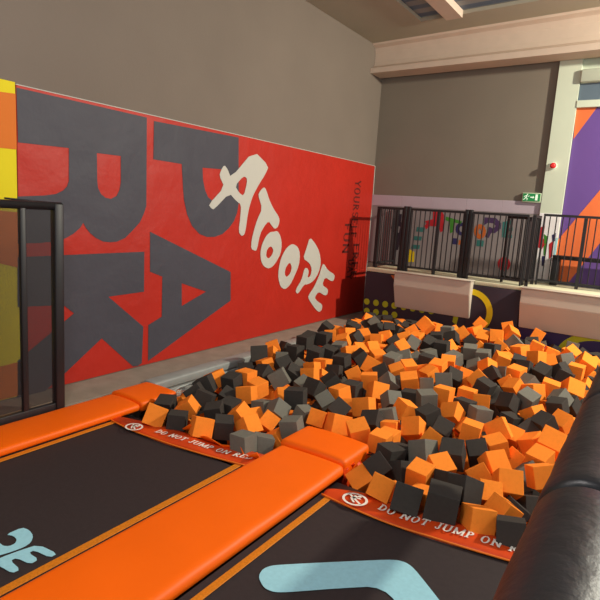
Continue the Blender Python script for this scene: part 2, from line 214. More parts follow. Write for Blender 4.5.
('D',-2.2079,4.0634,0.0779,-0.246,-0.959,0.873,0.1559,'upended dark grey foam cube, leftmost grey, lower heap beyond the central pad tip'),
('O',-2.3880,4.4092,0.0934,0.117,-0.135,-0.337,0.1488,'level orange foam cube, leftmost orange, middle heap beyond the central pad tip'),
('O',-1.1684,6.0829,0.1994,0.146,0.068,-0.257,0.1559,'level orange foam cube, second orange from left, middle heap beside the black padded rail'),
('D',-0.9523,6.3272,0.2173,0.608,0.178,-0.290,0.1496,'upended dark grey foam cube, third grey from left, middle heap beside the black padded rail'),
('D',-2.3684,4.7499,0.0123,-0.528,0.423,0.130,0.1550,'upended dark grey foam cube, fourth grey from left, middle heap beyond the central pad tip'),
('D',-1.8820,4.9092,0.0519,-0.028,-0.082,0.125,0.1482,'level dark grey foam cube, second grey from left, middle heap below the left ledge'),
('D',-0.6736,4.9654,0.1076,0.573,-0.154,-0.624,0.1517,'tilted dark grey foam cube, rightmost grey, lower heap beside the black padded rail'),
('D',-1.3438,7.2766,0.2420,-0.465,-0.368,-0.439,0.1557,'tilted dark grey foam cube, second grey from left, farthest row beside the black padded rail'),
('D',-1.3309,5.4595,0.1537,0.268,0.216,1.330,0.1596,'tilted dark grey foam cube, second grey from left, middle heap below the yellow ring'),
('O',-2.2296,4.2950,0.0075,-0.911,-0.254,0.155,0.1554,'upended orange foam cube, second orange from left, lower heap beyond the central pad tip'),
('O',-1.1135,3.3074,-0.0472,-0.028,-0.110,-0.079,0.1522,'level orange foam cube, second orange from left, front row below the left ledge'),
('D',-3.2811,4.7355,0.1081,0.025,-0.904,-0.617,0.1599,'upended dark grey foam cube, third grey from left, upper heap below the white lettering'),
('D',-3.4851,3.2347,0.0062,0.276,0.043,0.445,0.1532,'level dark grey foam cube, leftmost grey, middle heap beside the pale kerb'),
('O',-1.6689,3.8048,0.0275,0.008,0.090,0.024,0.1495,'level orange foam cube, fifth orange from left, lower heap beyond the central pad tip'),
('D',-3.3818,3.9967,0.0749,0.209,-0.003,0.078,0.1532,'level dark grey foam cube, rightmost grey, middle heap beside the pale kerb'),
('O',-2.4353,3.4388,-0.0827,0.096,-0.570,0.399,0.1538,'tilted orange foam cube, third orange from left, lower heap below the white lettering'),
('D',-3.4446,3.5639,0.0444,-0.933,0.258,-1.024,0.1581,'upended dark grey foam cube, second grey from left, middle heap beside the pale kerb'),
('O',-0.6201,3.3626,0.0314,-0.540,0.293,-0.550,0.1504,'tilted orange foam cube, sixth orange from left, front row below the yellow ring'),
('D',-2.6171,4.6437,0.1040,-0.339,0.887,0.831,0.1495,'upended dark grey foam cube, leftmost grey, middle heap beyond the central pad tip'),
('D',-3.0399,3.5814,0.0096,0.116,0.056,0.039,0.1509,'level dark grey foam cube, sixth grey from left, middle heap beside the pale kerb'),
('O',-2.2223,5.6434,0.1274,0.354,0.072,0.824,0.1499,'tilted orange foam cube, third orange from left, upper heap below the left ledge'),
('D',-0.5783,5.7892,0.0714,-0.776,0.678,1.015,0.1488,'upended dark grey foam cube, rightmost grey, middle heap beside the black padded rail'),
('D',-1.3414,4.8683,0.1033,-0.105,0.085,-0.150,0.1595,'level dark grey foam cube, leftmost grey, middle heap below the yellow ring'),
('O',-1.1327,3.6793,0.0332,0.298,0.450,-0.641,0.1511,'tilted orange foam cube, rightmost orange, front row below the left ledge'),
('D',-0.5949,3.5629,-0.0642,-0.415,0.526,0.184,0.1601,'upended dark grey foam cube, leftmost grey, front row beside the black padded rail'),
('O',-2.6068,5.6636,0.1591,-1.351,0.677,-0.478,0.1534,'level orange foam cube, fifth orange from left, upper heap beyond the central pad tip'),
('O',-1.9146,5.7415,0.1744,0.262,0.003,-0.045,0.1544,'level orange foam cube, fifth orange from left, upper heap below the left ledge'),
('D',-1.1428,6.3398,0.2183,-0.429,-0.075,-0.118,0.1512,'tilted dark grey foam cube, second grey from left, upper heap beside the black padded rail'),
('O',-1.3344,3.2940,-0.0937,0.352,1.176,1.009,0.1544,'upended orange foam cube, rightmost orange, front row beyond the central pad tip'),
('D',-1.2907,7.4773,0.2704,0.159,-0.193,0.068,0.1489,'level dark grey foam cube, rightmost grey, farthest row beside the black padded rail'),
('O',-2.1199,6.6562,0.1987,0.289,0.865,-0.116,0.1496,'upended orange foam cube, rightmost orange, upper heap below the left ledge'),
('O',-3.3507,4.1749,0.0829,0.002,-0.012,-0.004,0.1579,'level orange foam cube, rightmost orange, middle heap beside the pale kerb'),
('D',-0.7232,6.2756,0.2135,1.337,0.151,-0.287,0.1502,'tilted dark grey foam cube, sixth grey from left, middle heap beside the black padded rail'),
('O',-1.6659,3.9533,-0.0038,0.010,0.008,-0.013,0.1558,'level orange foam cube, rightmost orange, lower heap beyond the central pad tip'),
('D',-1.4976,3.8574,-0.0380,-0.267,-0.021,-0.024,0.1488,'level dark grey foam cube, second grey from left, front row below the left ledge'),
('O',-1.3039,6.8504,0.2758,0.088,-0.192,-0.455,0.1603,'level orange foam cube, leftmost orange, upper heap beside the black padded rail'),
('O',-2.8863,4.6493,0.1042,-0.291,-0.241,0.120,0.1516,'tilted orange foam cube, third orange from left, middle heap below the white lettering'),
('O',-3.5749,3.3921,-0.0795,0.068,-0.286,0.199,0.1523,'level orange foam cube, leftmost orange, middle heap beside the pale kerb'),
('O',-2.5811,7.3809,0.2701,-0.125,0.084,-0.273,0.1494,'level orange foam cube, rightmost orange, farthest row below the left ledge'),
('O',-0.8942,3.4057,-0.1225,-0.280,-0.281,-0.451,0.1483,'tilted orange foam cube, leftmost orange, front row below the yellow ring'),
('D',-2.1394,5.2534,0.0523,0.041,-0.186,0.724,0.1492,'level dark grey foam cube, leftmost grey, middle heap below the left ledge'),
('D',-1.7189,5.6455,0.1265,0.517,0.550,0.442,0.1608,'upended dark grey foam cube, rightmost grey, middle heap below the left ledge'),
('O',-0.8751,4.7457,-0.0092,0.572,0.158,-0.088,0.1490,'tilted orange foam cube, leftmost orange, lower heap beside the black padded rail'),
('O',-3.7160,5.1004,0.0614,0.863,-0.426,0.374,0.1539,'upended orange foam cube, second orange from left, upper heap below the white lettering'),
('O',-1.0913,5.6753,0.1592,0.723,1.143,0.144,0.1503,'upended orange foam cube, leftmost orange, middle heap beside the black padded rail'),
('D',-1.6040,6.7377,0.2611,-0.114,-0.066,-0.312,0.1501,'level dark grey foam cube, rightmost grey, upper heap below the yellow ring')]
import bpy, bmesh, math, random
from mathutils import Vector, Matrix, Euler
from mathutils.geometry import tessellate_polygon
random.seed(7)
scn = bpy.context.scene
COL = scn.collection
F = 547.0
RM = Matrix(((0.8267175014263631,0.5589426293312354,0.06419742947658119),(0.14410516483465002,-0.10006850422240987,-0.9844897134704715),(-0.5438491282544211,0.8231460572568381,-0.1632749035150396)))
EYE = Vector((0,0,1.8))
def ray(u,v): return RM.transposed() @ Vector(((u-300)/F,(v-300)/F,1.0))
def onz(u,v,z=0.0):
    d=ray(u,v); return EYE+d*((z-1.8)/d.z)
def onx(u,v,x):
    d=ray(u,v); return EYE+d*(x/d.x)
def ony(u,v,y):
    d=ray(u,v); return EYE+d*(y/d.y)
WX=-4.577      # left wall
WY=9.07        # far wall
CZ=4.604       # ceiling

# ---------------------------------------------------------------- materials
def lin(c):
    return tuple(((x/255)/12.92 if x/255<=0.04045 else ((x/255+0.055)/1.055)**2.4) for x in c)+(1.0,)
MATS={}
def mat(name,rgb,rough=0.6,spec=0.3,metal=0.0,noise=None,bump=None,coat=0.0,emit=None,linear=False):
    """noise=(scale, amount) mottles the colour; bump=(scale,strength)"""
    if name in MATS: return MATS[name]
    m=bpy.data.materials.new(name); m.use_nodes=True
    nt=m.node_tree; b=nt.nodes['Principled BSDF']
    c=lin(rgb)
    b.inputs['Base Color'].default_value=c
    b.inputs['Roughness'].default_value=rough
    b.inputs['Specular IOR Level'].default_value=spec
    b.inputs['Metallic'].default_value=metal
    b.inputs['Coat Weight'].default_value=coat
    tc=nt.nodes.new('ShaderNodeTexCoord')
    if noise:
        n=nt.nodes.new('ShaderNodeTexNoise'); n.inputs['Scale'].default_value=noise[0]; n.inputs['Detail'].default_value=5
        nt.links.new(tc.outputs['Object'],n.inputs['Vector'])
        mr=nt.nodes.new('ShaderNodeMapRange'); mr.inputs[1].default_value=0.3; mr.inputs[2].default_value=0.7
        mr.inputs[3].default_value=1-noise[1]; mr.inputs[4].default_value=1+noise[1]
        nt.links.new(n.outputs['Fac'],mr.inputs[0])
        mx=nt.nodes.new('ShaderNodeVectorMath'); mx.operation='SCALE'
        mx.inputs[0].default_value=c[:3]
        nt.links.new(mr.outputs[0],mx.inputs['Scale'])
        nt.links.new(mx.outputs[0],b.inputs['Base Color'])
    if bump:
        n=nt.nodes.new('ShaderNodeTexNoise'); n.inputs['Scale'].default_value=bump[0]; n.inputs['Detail'].default_value=4
        nt.links.new(tc.outputs['Object'],n.inputs['Vector'])
        bp=nt.nodes.new('ShaderNodeBump'); bp.inputs['Strength'].default_value=bump[1]; bp.inputs['Distance'].default_value=bump[2] if len(bump)>2 else 0.01
        nt.links.new(n.outputs['Fac'],bp.inputs['Height']); nt.links.new(bp.outputs[0],b.inputs['Normal'])
    if emit:
        b.inputs['Emission Color'].default_value=c; b.inputs['Emission Strength'].default_value=emit
    MATS[name]=m
    return m
M_wall=mat('grey_brown_plaster',(122,110,100),.9,.1,noise=(1.2,.04),bump=(60,.15))
M_wall2=mat('grey_beige_plaster',(126,116,104),.9,.1,noise=(1.0,.05),bump=(60,.15))
M_ceil=mat('ceiling_plaster',(174,166,148),.9,.1,noise=(.8,.05))
M_floor=mat('concrete_walkway',(150,136,122),.8,.2,noise=(6,.12),bump=(40,.2))
M_kerb=mat('pale_kerb',(150,152,148),.5,.3,noise=(8,.08))
M_pit=mat('pit_lining',(52,50,52),.8,.2,noise=(5,.1))
M_red=mat('banner_red',(180,39,25),.5,.3,noise=(1.5,.05),bump=(2.6,.45,.05))
M_char=mat('banner_charcoal',(72,70,78),.55,.25,noise=(1.5,.04),bump=(2.6,.45,.05))
M_banw=mat('banner_white',(192,188,178),.6,.25,bump=(2.2,.2,.05))
M_print=mat('banner_dark_print',(96,34,30),.6,.25)
M_yel=mat('banner_yellow',(226,205,10),.6,.25,bump=(2.2,.25,.05))
M_ora=mat('banner_orange',(214,112,28),.6,.25,bump=(2.2,.25,.05))
M_brown=mat('banner_brown',(150,84,34),.6,.25)
M_pad=mat('orange_vinyl',(255,104,0),.5,.3,noise=(3,.02),bump=(9,.2,.01))
M_mat=mat('trampoline_mesh',(54,44,44),.7,.25,noise=(30,.08),bump=(500,.4,.002))
M_web=mat('orange_webbing',(214,122,20),.6,.3,noise=(80,.15),bump=(300,.4,.002))
M_strip=mat('red_orange_vinyl',(216,70,20),.4,.4,noise=(4,.05),bump=(12,.3,.01))
M_edge=mat('orange_binding',(246,120,30),.5,.3)
M_white=mat('white_print',(236,226,214),.6,.2)
M_blue=mat('pale_blue_print',(158,208,220),.7,.2,noise=(40,.05))
M_foamO=mat('orange_foam',(255,142,50),.95,.08,noise=(9,.05),bump=(220,.35,.003))
M_foamD=mat('charcoal_foam',(66,61,57),.95,.08,noise=(9,.06),bump=(220,.35,.003))
M_foamG=mat('grey_foam',(116,112,102),.95,.08,noise=(9,.05),bump=(220,.35,.003))
M_blk=mat('black_steel',(34,31,33),.45,.4)
M_blkpad=mat('black_padding',(28,27,30),.42,.45,noise=(14,.2),bump=(34,.4,.006))
M_cream=mat('cream_padding',(196,182,166),.6,.3,noise=(3,.04))
M_deck=mat('platform_carpet',(214,208,176),.8,.2,noise=(8,.06))
M_dpanel=mat('dark_plum_panel',(52,38,48),.6,.3,noise=(2,.06))
M_ppanel=mat('dark_purple_panel',(52,40,84),.6,.3)
M_lime=mat('lime_print',(178,178,30),.6,.3)
M_pyel=mat('yellow_print',(226,196,20),.6,.3)
M_lav=mat('lavender_panel',(178,162,172),.7,.2,noise=(3,.04))
M_col=mat('pale_green_paint',(200,206,186),.8,.2,noise=(2,.03))
M_beam=mat('beam_paint',(206,184,166),.75,.2,noise=(4,.04))
M_flange=mat('beam_flange_paint',(214,196,166),.7,.2,noise=(4,.04))
M_purp=mat('mural_purple',(104,74,142),.6,.25,bump=(1.6,.2,.05))
M_mora=mat('mural_orange',(226,112,62),.6,.25,bump=(1.6,.2,.05))
M_tealp=mat('print_teal',(56,112,108),.6,.2)
M_redp=mat('print_red',(176,40,48),.6,.2)
M_greenp=mat('print_green',(66,126,48),.6,.2)
M_bluep=mat('print_navy',(50,46,88),.6,.2)
M_purpp=mat('print_purple',(70,50,84),.6,.2)
M_orap=mat('print_orange',(186,96,44),.6,.2)
M_sign=mat('exit_green',(30,130,70),.5,.3,emit=.15)
M_signw=mat('exit_white',(225,240,220),.5,.3,emit=.3)
M_frame=mat('sign_frame',(190,200,170),.5,.3)
M_alarm=mat('alarm_red',(214,40,40),.4,.4)
M_net=mat('net_white',(190,196,190),.7,.2)
M_glass=mat('window_strip',(90,104,116),.3,.5)

def two_tone(name,a,b,scale):
    m=bpy.data.materials.new(name); m.use_nodes=True; nt=m.node_tree; bs=nt.nodes['Principled BSDF']
    tc=nt.nodes.new('ShaderNodeTexCoord'); sp=nt.nodes.new('ShaderNodeSeparateXYZ'); nt.links.new(tc.outputs['Object'],sp.inputs[0])
    mu=nt.nodes.new('ShaderNodeMath'); mu.operation='MULTIPLY'; mu.inputs[1].default_value=scale; nt.links.new(sp.outputs['Y'],mu.inputs[0])
    fr=nt.nodes.new('ShaderNodeMath'); fr.operation='FRACT'; nt.links.new(mu.outputs[0],fr.inputs[0])
    cr=nt.nodes.new('ShaderNodeValToRGB'); nt.links.new(fr.outputs[0],cr.inputs[0])
    cr.color_ramp.elements[0].position=.42; cr.color_ramp.elements[0].color=lin(a)
    cr.color_ramp.elements[1].position=.5; cr.color_ramp.elements[1].color=lin(b)
    nt.links.new(cr.outputs[0],bs.inputs['Base Color']); bs.inputs['Roughness'].default_value=.5
    return m
M_roof=two_tone('roof_sheet',(84,100,122),(132,134,136),3.3)

def mesh_screen(name,rgb,period,fill):
    """woven safety mesh: an open grid of threads in object space (y,z)"""
    m=bpy.data.materials.new(name); m.use_nodes=True; nt=m.node_tree; bs=nt.nodes['Principled BSDF']
    bs.inputs['Base Color'].default_value=lin(rgb); bs.inputs['Roughness'].default_value=.7
    out=nt.nodes['Material Output']; tc=nt.nodes.new('ShaderNodeTexCoord'); sp=nt.nodes.new('ShaderNodeSeparateXYZ')
    nt.links.new(tc.outputs['Object'],sp.inputs[0]); fs=[]
    for ax in ('Y','Z'):
        mu=nt.nodes.new('ShaderNodeMath'); mu.operation='MULTIPLY'; mu.inputs[1].default_value=1/period; nt.links.new(sp.outputs[ax],mu.inputs[0])
        fr=nt.nodes.new('ShaderNodeMath'); fr.operation='FRACT'; nt.links.new(mu.outputs[0],fr.inputs[0])
        lt=nt.nodes.new('ShaderNodeMath'); lt.operation='LESS_THAN'; lt.inputs[1].default_value=fill; nt.links.new(fr.outputs[0],lt.inputs[0]); fs.append(lt)
    mxm=nt.nodes.new('ShaderNodeMath'); mxm.operation='MAXIMUM'; nt.links.new(fs[0].outputs[0],mxm.inputs[0]); nt.links.new(fs[1].outputs[0],mxm.inputs[1])
    tr=nt.nodes.new('ShaderNodeBsdfTransparent'); mix=nt.nodes.new('ShaderNodeMixShader')
    nt.links.new(mxm.outputs[0],mix.inputs[0]); nt.links.new(tr.outputs[0],mix.inputs[1]); nt.links.new(bs.outputs[0],mix.inputs[2]); nt.links.new(mix.outputs[0],out.inputs['Surface'])
    return m
M_mesh=mesh_screen('black_woven_mesh',(34,30,32),.006,.46)
def vinyl_clear():
    m=bpy.data.materials.new('clear_orange_vinyl'); m.use_nodes=True; nt=m.node_tree; bs=nt.nodes['Principled BSDF']
    bs.inputs['Base Color'].default_value=lin((244,80,30)); bs.inputs['Roughness'].default_value=.15; bs.inputs['Coat Weight'].default_value=.6
    bs.inputs['Alpha'].default_value=.92
    return m
M_clear=vinyl_clear()

# ---------------------------------------------------------------- helpers
def tag(o,label=None,cat=None,group=None,kind=None):
    if label: o['label']=label
    if cat: o['category']=cat
    if group: o['group']=group
    if kind: o['kind']=kind
    return o
def link(name,me,m,parent=None):
    o=bpy.data.objects.new(name,me); COL.objects.link(o)
    if m is not None:
        for x in (m if isinstance(m,(list,tuple)) else [m]): me.materials.append(x)
    if parent is not None:
        o.parent=parent; o.matrix_parent_inverse=Matrix.Translation(parent.location).inverted()
    return o
def thing(name,loc,label,cat,group=None):
    o=bpy.data.objects.new(name,None); COL.objects.link(o); o.location=loc; o.empty_display_size=.1
    tag(o,label,cat,group); return o
class MB:
    def __init__(s): s.bm=bmesh.new()
    def box(s,x0,x1,y0,y1,z0,z1,bev=0,seg=2,mi=0):
        b=bmesh.new(); bmesh.ops.create_cube(b,size=1)
        for v in b.verts: v.co=Vector((x0+(v.co.x+.5)*(x1-x0),y0+(v.co.y+.5)*(y1-y0),z0+(v.co.z+.5)*(z1-z0)))
        if bev: bmesh.ops.bevel(b,geom=list(b.edges),offset=bev,segments=seg,profile=.5,affect='EDGES')
        for f in b.faces: f.material_index=mi; f.smooth=bool(bev and seg>1)
        me=bpy.data.meshes.new('t'); b.to_mesh(me); b.free(); s.bm.from_mesh(me); bpy.data.meshes.remove(me); return s
    def tube(s,pts,r,n=10,caps=True):
        pts=[Vector(p) for p in pts]; rings=[]
        up=Vector((0,0,1))
        for i,p in enumerate(pts):
            d=(pts[min(i+1,len(pts)-1)]-pts[max(i-1,0)]).normalized()
            a=d.cross(up) if abs(d.dot(up))<.95 else d.cross(Vector((1,0,0)))
            a.normalize(); b=d.cross(a).normalized()
            rr=r[i] if isinstance(r,(list,tuple)) else r
            rings.append([s.bm.verts.new(p+a*math.cos(t)*rr+b*math.sin(t)*rr) for t in [2*math.pi*k/n for k in range(n)]])
        for i in range(len(rings)-1):
            for k in range(n):
                f=s.bm.faces.new((rings[i][k],rings[i][(k+1)%n],rings[i+1][(k+1)%n],rings[i+1][k])); f.smooth=True
        if caps: s.bm.faces.new(rings[0][::-1]); s.bm.faces.new(rings[-1])
        return s
    def prism(s,poly,fn0,fn1):
        """closed solid between two mappings of a 2D polygon"""
        a=[s.bm.verts.new(fn0(*p)) for p in poly]; b=[s.bm.verts.new(fn1(*p)) for p in poly]; n=len(poly)
        s.bm.faces.new(a); s.bm.faces.new(b[::-1])
        for k in range(n): s.bm.faces.new((a[k],b[k],b[(k+1)%n],a[(k+1)%n]))
        return s
    def build(s,name,m,parent=None):
        bmesh.ops.recalc_face_normals(s.bm,faces=s.bm.faces)
        me=bpy.data.meshes.new(name); s.bm.to_mesh(me); s.bm.free()
        return link(name,me,m,parent)
def shape(name,loops_list,m,parent,push):
    """flat printed shapes with holes: loops_list = [(outer, [holes]) ...] of 3D points on one plane; push = thickness vector"""
    bm=bmesh.new(); push=Vector(push)
    for outer,holes in loops_list:
        loops=[[Vector(p) for p in outer]]+[[Vector(p) for p in h] for h in holes]
        flat=[p for l in loops for p in l]
        tris=tessellate_polygon(loops)
        top=[bm.verts.new(p+push) for p in flat]
        for t in tris:
            try: bm.faces.new([top[i] for i in t])
            except ValueError: pass
        low=[bm.verts.new(p) for p in flat]; k=0
        for l in loops:
            n=len(l)
            for i in range(n):
                try: bm.faces.new((top[k+i],top[k+(i+1)%n],low[k+(i+1)%n],low[k+i]))
                except ValueError: pass
            k+=n
    # face the push side
    for f in bm.faces:
        f.normal_update()
        if abs(f.normal.dot(push.normalized()))>.7 and f.normal.dot(push)<0: f.normal_flip()
    me=bpy.data.meshes.new(name); bm.to_mesh(me); bm.free()
    return link(name,me,m,parent)
def arcpts(cx,cy,rx,ry,a0,a1,n): return [(cx+rx*math.cos(math.radians(a0+(a1-a0)*i/n)),cy+ry*math.sin(math.radians(a0+(a1-a0)*i/n))) for i in range(n+1)]
def smooth(pts,it=2):
    """Chaikin rounding of a closed outline"""
    for _ in range(it):
        q=[]
        for i in range(len(pts)):
            a=pts[i]; b=pts[(i+1)%len(pts)]
            q.append((a[0]*.78+b[0]*.22,a[1]*.78+b[1]*.22)); q.append((a[0]*.22+b[0]*.78,a[1]*.22+b[1]*.78))
        pts=q
    return pts

# slab serif stroke font: shapes in a 0..w by 0..1 box
def R_(x0,y0,x1,y1): return [(x0,y0),(x1,y0),(x1,y1),(x0,y1)]
def ring(cx,cy,rx,ry,tx,ty,a0=0,a1=360,n=18):
    return arcpts(cx,cy,rx,ry,a0,a1,n)+arcpts(cx,cy,rx-tx,ry-ty,a1,a0,n)
def L_(x0,y0,x1,y1,t):
    d=Vector((x1-x0,y1-y0)).normalized(); n=Vector((-d.y,d.x))*t/2
    return [(x0+n.x,y0+n.y),(x1+n.x,y1+n.y),(x1-n.x,y1-n.y),(x0-n.x,y0-n.y)]
def glyph(ch,serif=True):
    t=.2; h=.09; S=[]
    def st(x,a=0,b=1): S.append(R_(x,a,x+t,b))
    def sf(x,y,w=.4):
        if serif: S.append(R_(x+t/2-w/2,y,x+t/2+w/2,y+.07))
    if ch=='D': st(.08); S.append(ring(.22,.5,.6,.5,t,h,-90,90)); sf(.06,0,.3); sf(.06,.93,.3); w=.88
    elif ch=='O': S+= [ring(.45,.5,.42,.52,t,h,0,180),ring(.45,.5,.42,.52,t,h,180,360)]; w=.95
    elif ch=='N': st(.08); st(.72); S.append(L_(.16,.97,.84,.03,.2)); sf(.08,0,.36); sf(.06,.93,.3); sf(.72,.93,.36); w=1.02
    elif ch=='T': st(.33); S.append(R_(.02,.9,.84,1)); S.append(R_(.02,.74,.09,1)); S.append(R_(.77,.74,.84,1)); sf(.33,0); w=.9
    elif ch=='J': st(.3,.22,1); S.append(ring(.25,.25,.25,.27,t*.8,h,180,360)); sf(.3,.93); w=.62
    elif ch=='U': st(.08,.3,1); st(.68,.3,1); S.append(ring(.48,.32,.4,.34,t,h,180,360)); sf(.08,.93,.36); sf(.68,.93,.36); w=.98
    elif ch=='M': st(.08); st(.92); S.append(L_(.14,1,.6,.08,.17)); S.append(L_(1.06,1,.6,.08,.17)); sf(.08,0,.34); sf(.92,0,.34); w=1.22
    elif ch=='P': st(.08); S.append(ring(.25,.72,.45,.28,t,h,-90,90)); S.append(R_(.1,.44,.27,.53)); S.append(R_(.1,.91,.27,1)); sf(.08,0,.4); sf(.06,.93,.3); w=.75
    elif ch=='R': st(.08); S.append(ring(.25,.74,.45,.26,t,h,-90,90)); S.append(R_(.1,.48,.27,.57)); S.append(R_(.1,.91,.27,1)); S.append(L_(.36,.5,.78,.02,.2)); sf(.08,0,.36); sf(.68,0,.3); w=.9
    elif ch=='E': st(.08); S+= [R_(.08,.9,.74,1),R_(.08,0,.76,.1),R_(.08,.46,.58,.56),R_(.68,.74,.75,1),R_(.7,0,.77,.26)]; w=.84
    elif ch=='Y': st(.35,0,.5); S+=[L_(.1,1,.45,.45,.2),L_(.8,1,.45,.45,.12)]; sf(.35,0); w=.9
    elif ch=='S': S+=[ring(.4,.73,.33,.27,.17,h,20,270),ring(.4,.27,.33,.27,.17,h,-160,90)]; w=.8
    elif ch=='L': st(.08); S+=[R_(.08,0,.7,.12)]; w=.78
    elif ch=='F': st(.08); S+=[R_(.08,.88,.72,1),R_(.08,.46,.6,.57)]; w=.78
    elif ch=='A': S+=[L_(.08,0,.43,1,.12),L_(.8,0,.43,1,.2),R_(.22,.28,.66,.38)]; w=.9
    else: w=.5
    return S,w
def text_shapes(s,place,serif=True,track=.1):
    """place(x,y)->3D point for text coordinates in letter heights"""
    x=0; out=[]
    for ch in s:
        S,w=glyph(ch,serif)
        for poly in S: out.append(([place(x+a,b) for a,b in poly],[]))
        x+=w+track
    return out
def text_len(s,track=.1):
    return sum(glyph(c)[1]+track for c in s)-track

# ================================================================ SETTING
def struct(name,mb,m):
    o=mb.build(name,m); o['kind']='structure'; return o
# pit and hall floor (lower level), walkway slab beside the wall
struct('floor',MB().box(-4.6,3.2,-2.2,9.3,-1.3,-1.2),M_pit)
struct('wall_left',MB().box(WX-.2,WX,-2.2,9.27,-1.2,5.3),M_wall)
struct('wall_far',MB().box(WX,-1.70,WY,WY+.2,-1.2,5.3),M_wall2)
struct('wall_far.001',MB().box(-1.40,3.2,WY+.02,WY+.22,-1.2,5.3),M_col)
struct('floor.002',MB().box(-.14,3.2,-2.2,8.05,-1.2,0.0),M_floor)
# pale column with a mural print at its foot
struct('trim_1',MB().box(-1.70,-1.40,WY-.05,WY+.2,-.5,4.5),M_col)
# plaster ceiling with the long opening that shows the roof sheet
def slope(o):
    for v in o.data.vertices: v.co.z+=.033*(v.co.x-WX)
cb=MB(); z0,z1=CZ,CZ+.05
cb.box(WX,-3.50,-2.2,8.04,z0,z1); cb.box(WX,3.2,8.04,WY+.2,z0,z1)
slope(struct('ceiling',cb,M_ceil))
slope(struct('ceiling.001',MB().box(-3.55,3.2,-2.2,8.04,z0+.055,z0+.1),M_roof))
pb=MB(); pb.box(-3.11,-2.88,-2.2,8.04,z0-.05,z0+.05)
slope(struct('trim_2',pb,M_beam))
# clad I-beam in front of the far wall
prof=[(8.62,4.06),(8.62,4.15),(8.66,4.17),(8.74,4.22),(8.755,4.3),(8.755,4.46),(8.72,4.54),(8.64,4.575),(8.62,4.604),(9.0,4.604),(8.95,4.55),(8.9,4.46),(8.9,4.3),(8.93,4.2),(9.0,4.15),(9.0,4.06)]
bb=MB(); bb.prism(prof,lambda y,z:Vector((WX+.002,y,z+.07*(4.6-z)/.54)),lambda y,z:Vector((3.2,y,z+.257*(z-4.06)/.544+.16*(4.604-z)/.544)))
struct('trim_4',bb,M_beam)
# walkway beside the banner wall and its pale kerb
struct('floor.001',MB().box(WX,-4.12,-2.2,WY,-1.2,0.0),M_floor)
kb=MB(); kb.box(-4.125,-3.955,3.52,WY-1.0,-.06,.035,bev=.02,seg=3)
kb.box(-4.118,-3.98,3.52,WY-1.0,-1.2,-.062)
kb.box(-3.978,-3.955,3.52,WY-1.0,-.16,-.07,bev=.008)
kerb=kb.build('pit_kerb',[M_kerb]); tag(kerb,'pale grey rounded kerb running along the left edge of the foam pit','kerb')

# ================================================================ LEFT WALL BANNERS
def W(u,v,off=.014): return onx(u,v,WX+off)
by0,by1=W(17.0,130).y,WY-.015; bz1=2.648
ban=thing('wall_banner',(WX,by0,0),'big red wall banner printed with huge charcoal letters and a white name','banner')
bsh=MB().box(WX+.001,WX+.012,by0,by1,.012,bz1,bev=.003,seg=1).build('sheet',M_red,ban)
hem=MB(); hem.box(WX+.004,WX+.016,by0,by1,bz1-.002,bz1+.005)
hem.tube([(WX+.018,by1+.004+.008*math.sin(k*1.3),.02+k*(bz1-.02)/14) for k in range(15)],.007,6)
hem.build('hem',M_banw,ban)
def P(pts): return [W(u,v) for u,v in pts]
Rl=[(16.3,87.5),(146.8,117.5),(146.3,206),(144,213),(140,222),(133,230),(125,238),(116.7,241.7),(110,242.3),(103,241.5),(96,238),(90,233),(86,228),(83.3,222.7),(80,228),(73,234),(65,238.5),(54,241.5),(40,243),(17.5,243.5),(17.5,196.5),(44,195.5),(56,194),(63,190.5),(67,186.5),(68.8,181),(68.9,148),(18,142.4)]
Rh=[(96.8,153),(120.8,156),(120.8,182.5),(119.5,190),(116.5,196),(111,198.8),(105.5,197.8),(101,194),(98,188),(97.2,181)]
Kl=[(17.5,257),(144.3,251.7),(144,291.7),(108.3,296.7),(143.3,326.7),(141.7,363),(138,366),(133,366.5),(101.7,338.3),(62,376),(38,397),(17.5,404),(17.5,361),(74,313.3),(63.3,305),(17.5,307)]
Pl=[(154,121),(238.6,137.5),(238.6,204),(237,213),(234,221),(229,228),(222.5,234),(215,236.8),(207,237),(199.5,234),(192,226),(187,214),(184,200),(183,188),(181.7,164),(153.3,159.3)]
Ph=[(202.5,167.7),(224.5,169.5),(224.5,190),(222.5,196.5),(219,201),(213,201.5),(208,197),(205,190),(203,180)]
Al=[(150,231.7),(230.6,272),(230.6,300.5),(148,361),(148.3,325),(161.7,316.7),(162.3,276.7),(150,271.7)]
Ah=[(181.7,283.3),(206,291.6),(181.7,306)]
shape('block_lettering',[(P(Rl),[P(Rh)]),(P(Kl),[]),(P(Pl),[P(Ph)]),(P(Al),[P(Ah)])],M_char,bsh,(.0015,0,0))['label']='huge charcoal letters P A R K turned on their side'
def C(o,sx,pts,it=1): return smooth([(o[0]+a/sx,o[1]+b/sx) for a,b in pts],it)
s1=600/70
A1=C((200,145),s1,[(460,48),(590,180),(560,250),(500,345),(450,440),(420,540),(405,620),(395,700),(380,770),(352,780),(330,740),(345,620),(352,510),(310,480),(252,412),(120,552),(98,545),(72,510),(210,360),(165,265),(180,215),(208,170),(235,205),(265,282)],1)
A1h=C((200,145),s1,[(300,350),(370,268),(400,280),(403,320),(375,438),(335,410)],1)
T1=C((240,180),10,[(240,68),(262,100),(290,190),(330,280),(390,370),(395,420),(375,475),(345,490),(320,460),(285,410),(240,465),(200,540),(170,690),(155,710),(110,690),(115,600),(140,500),(170,400),(222,285),(180,150),(200,110)],1)
O1=C((250,220),10,[(235,118),(275,108),(305,160),(318,240),(305,340),(255,430),(215,475),(175,485),(135,460),(110,410),(102,330),(120,240),(160,160),(200,120)],1)
O1h=C((250,220),10,[(212,262),(235,300),(220,350),(185,388),(160,365),(165,310),(185,275)],1)
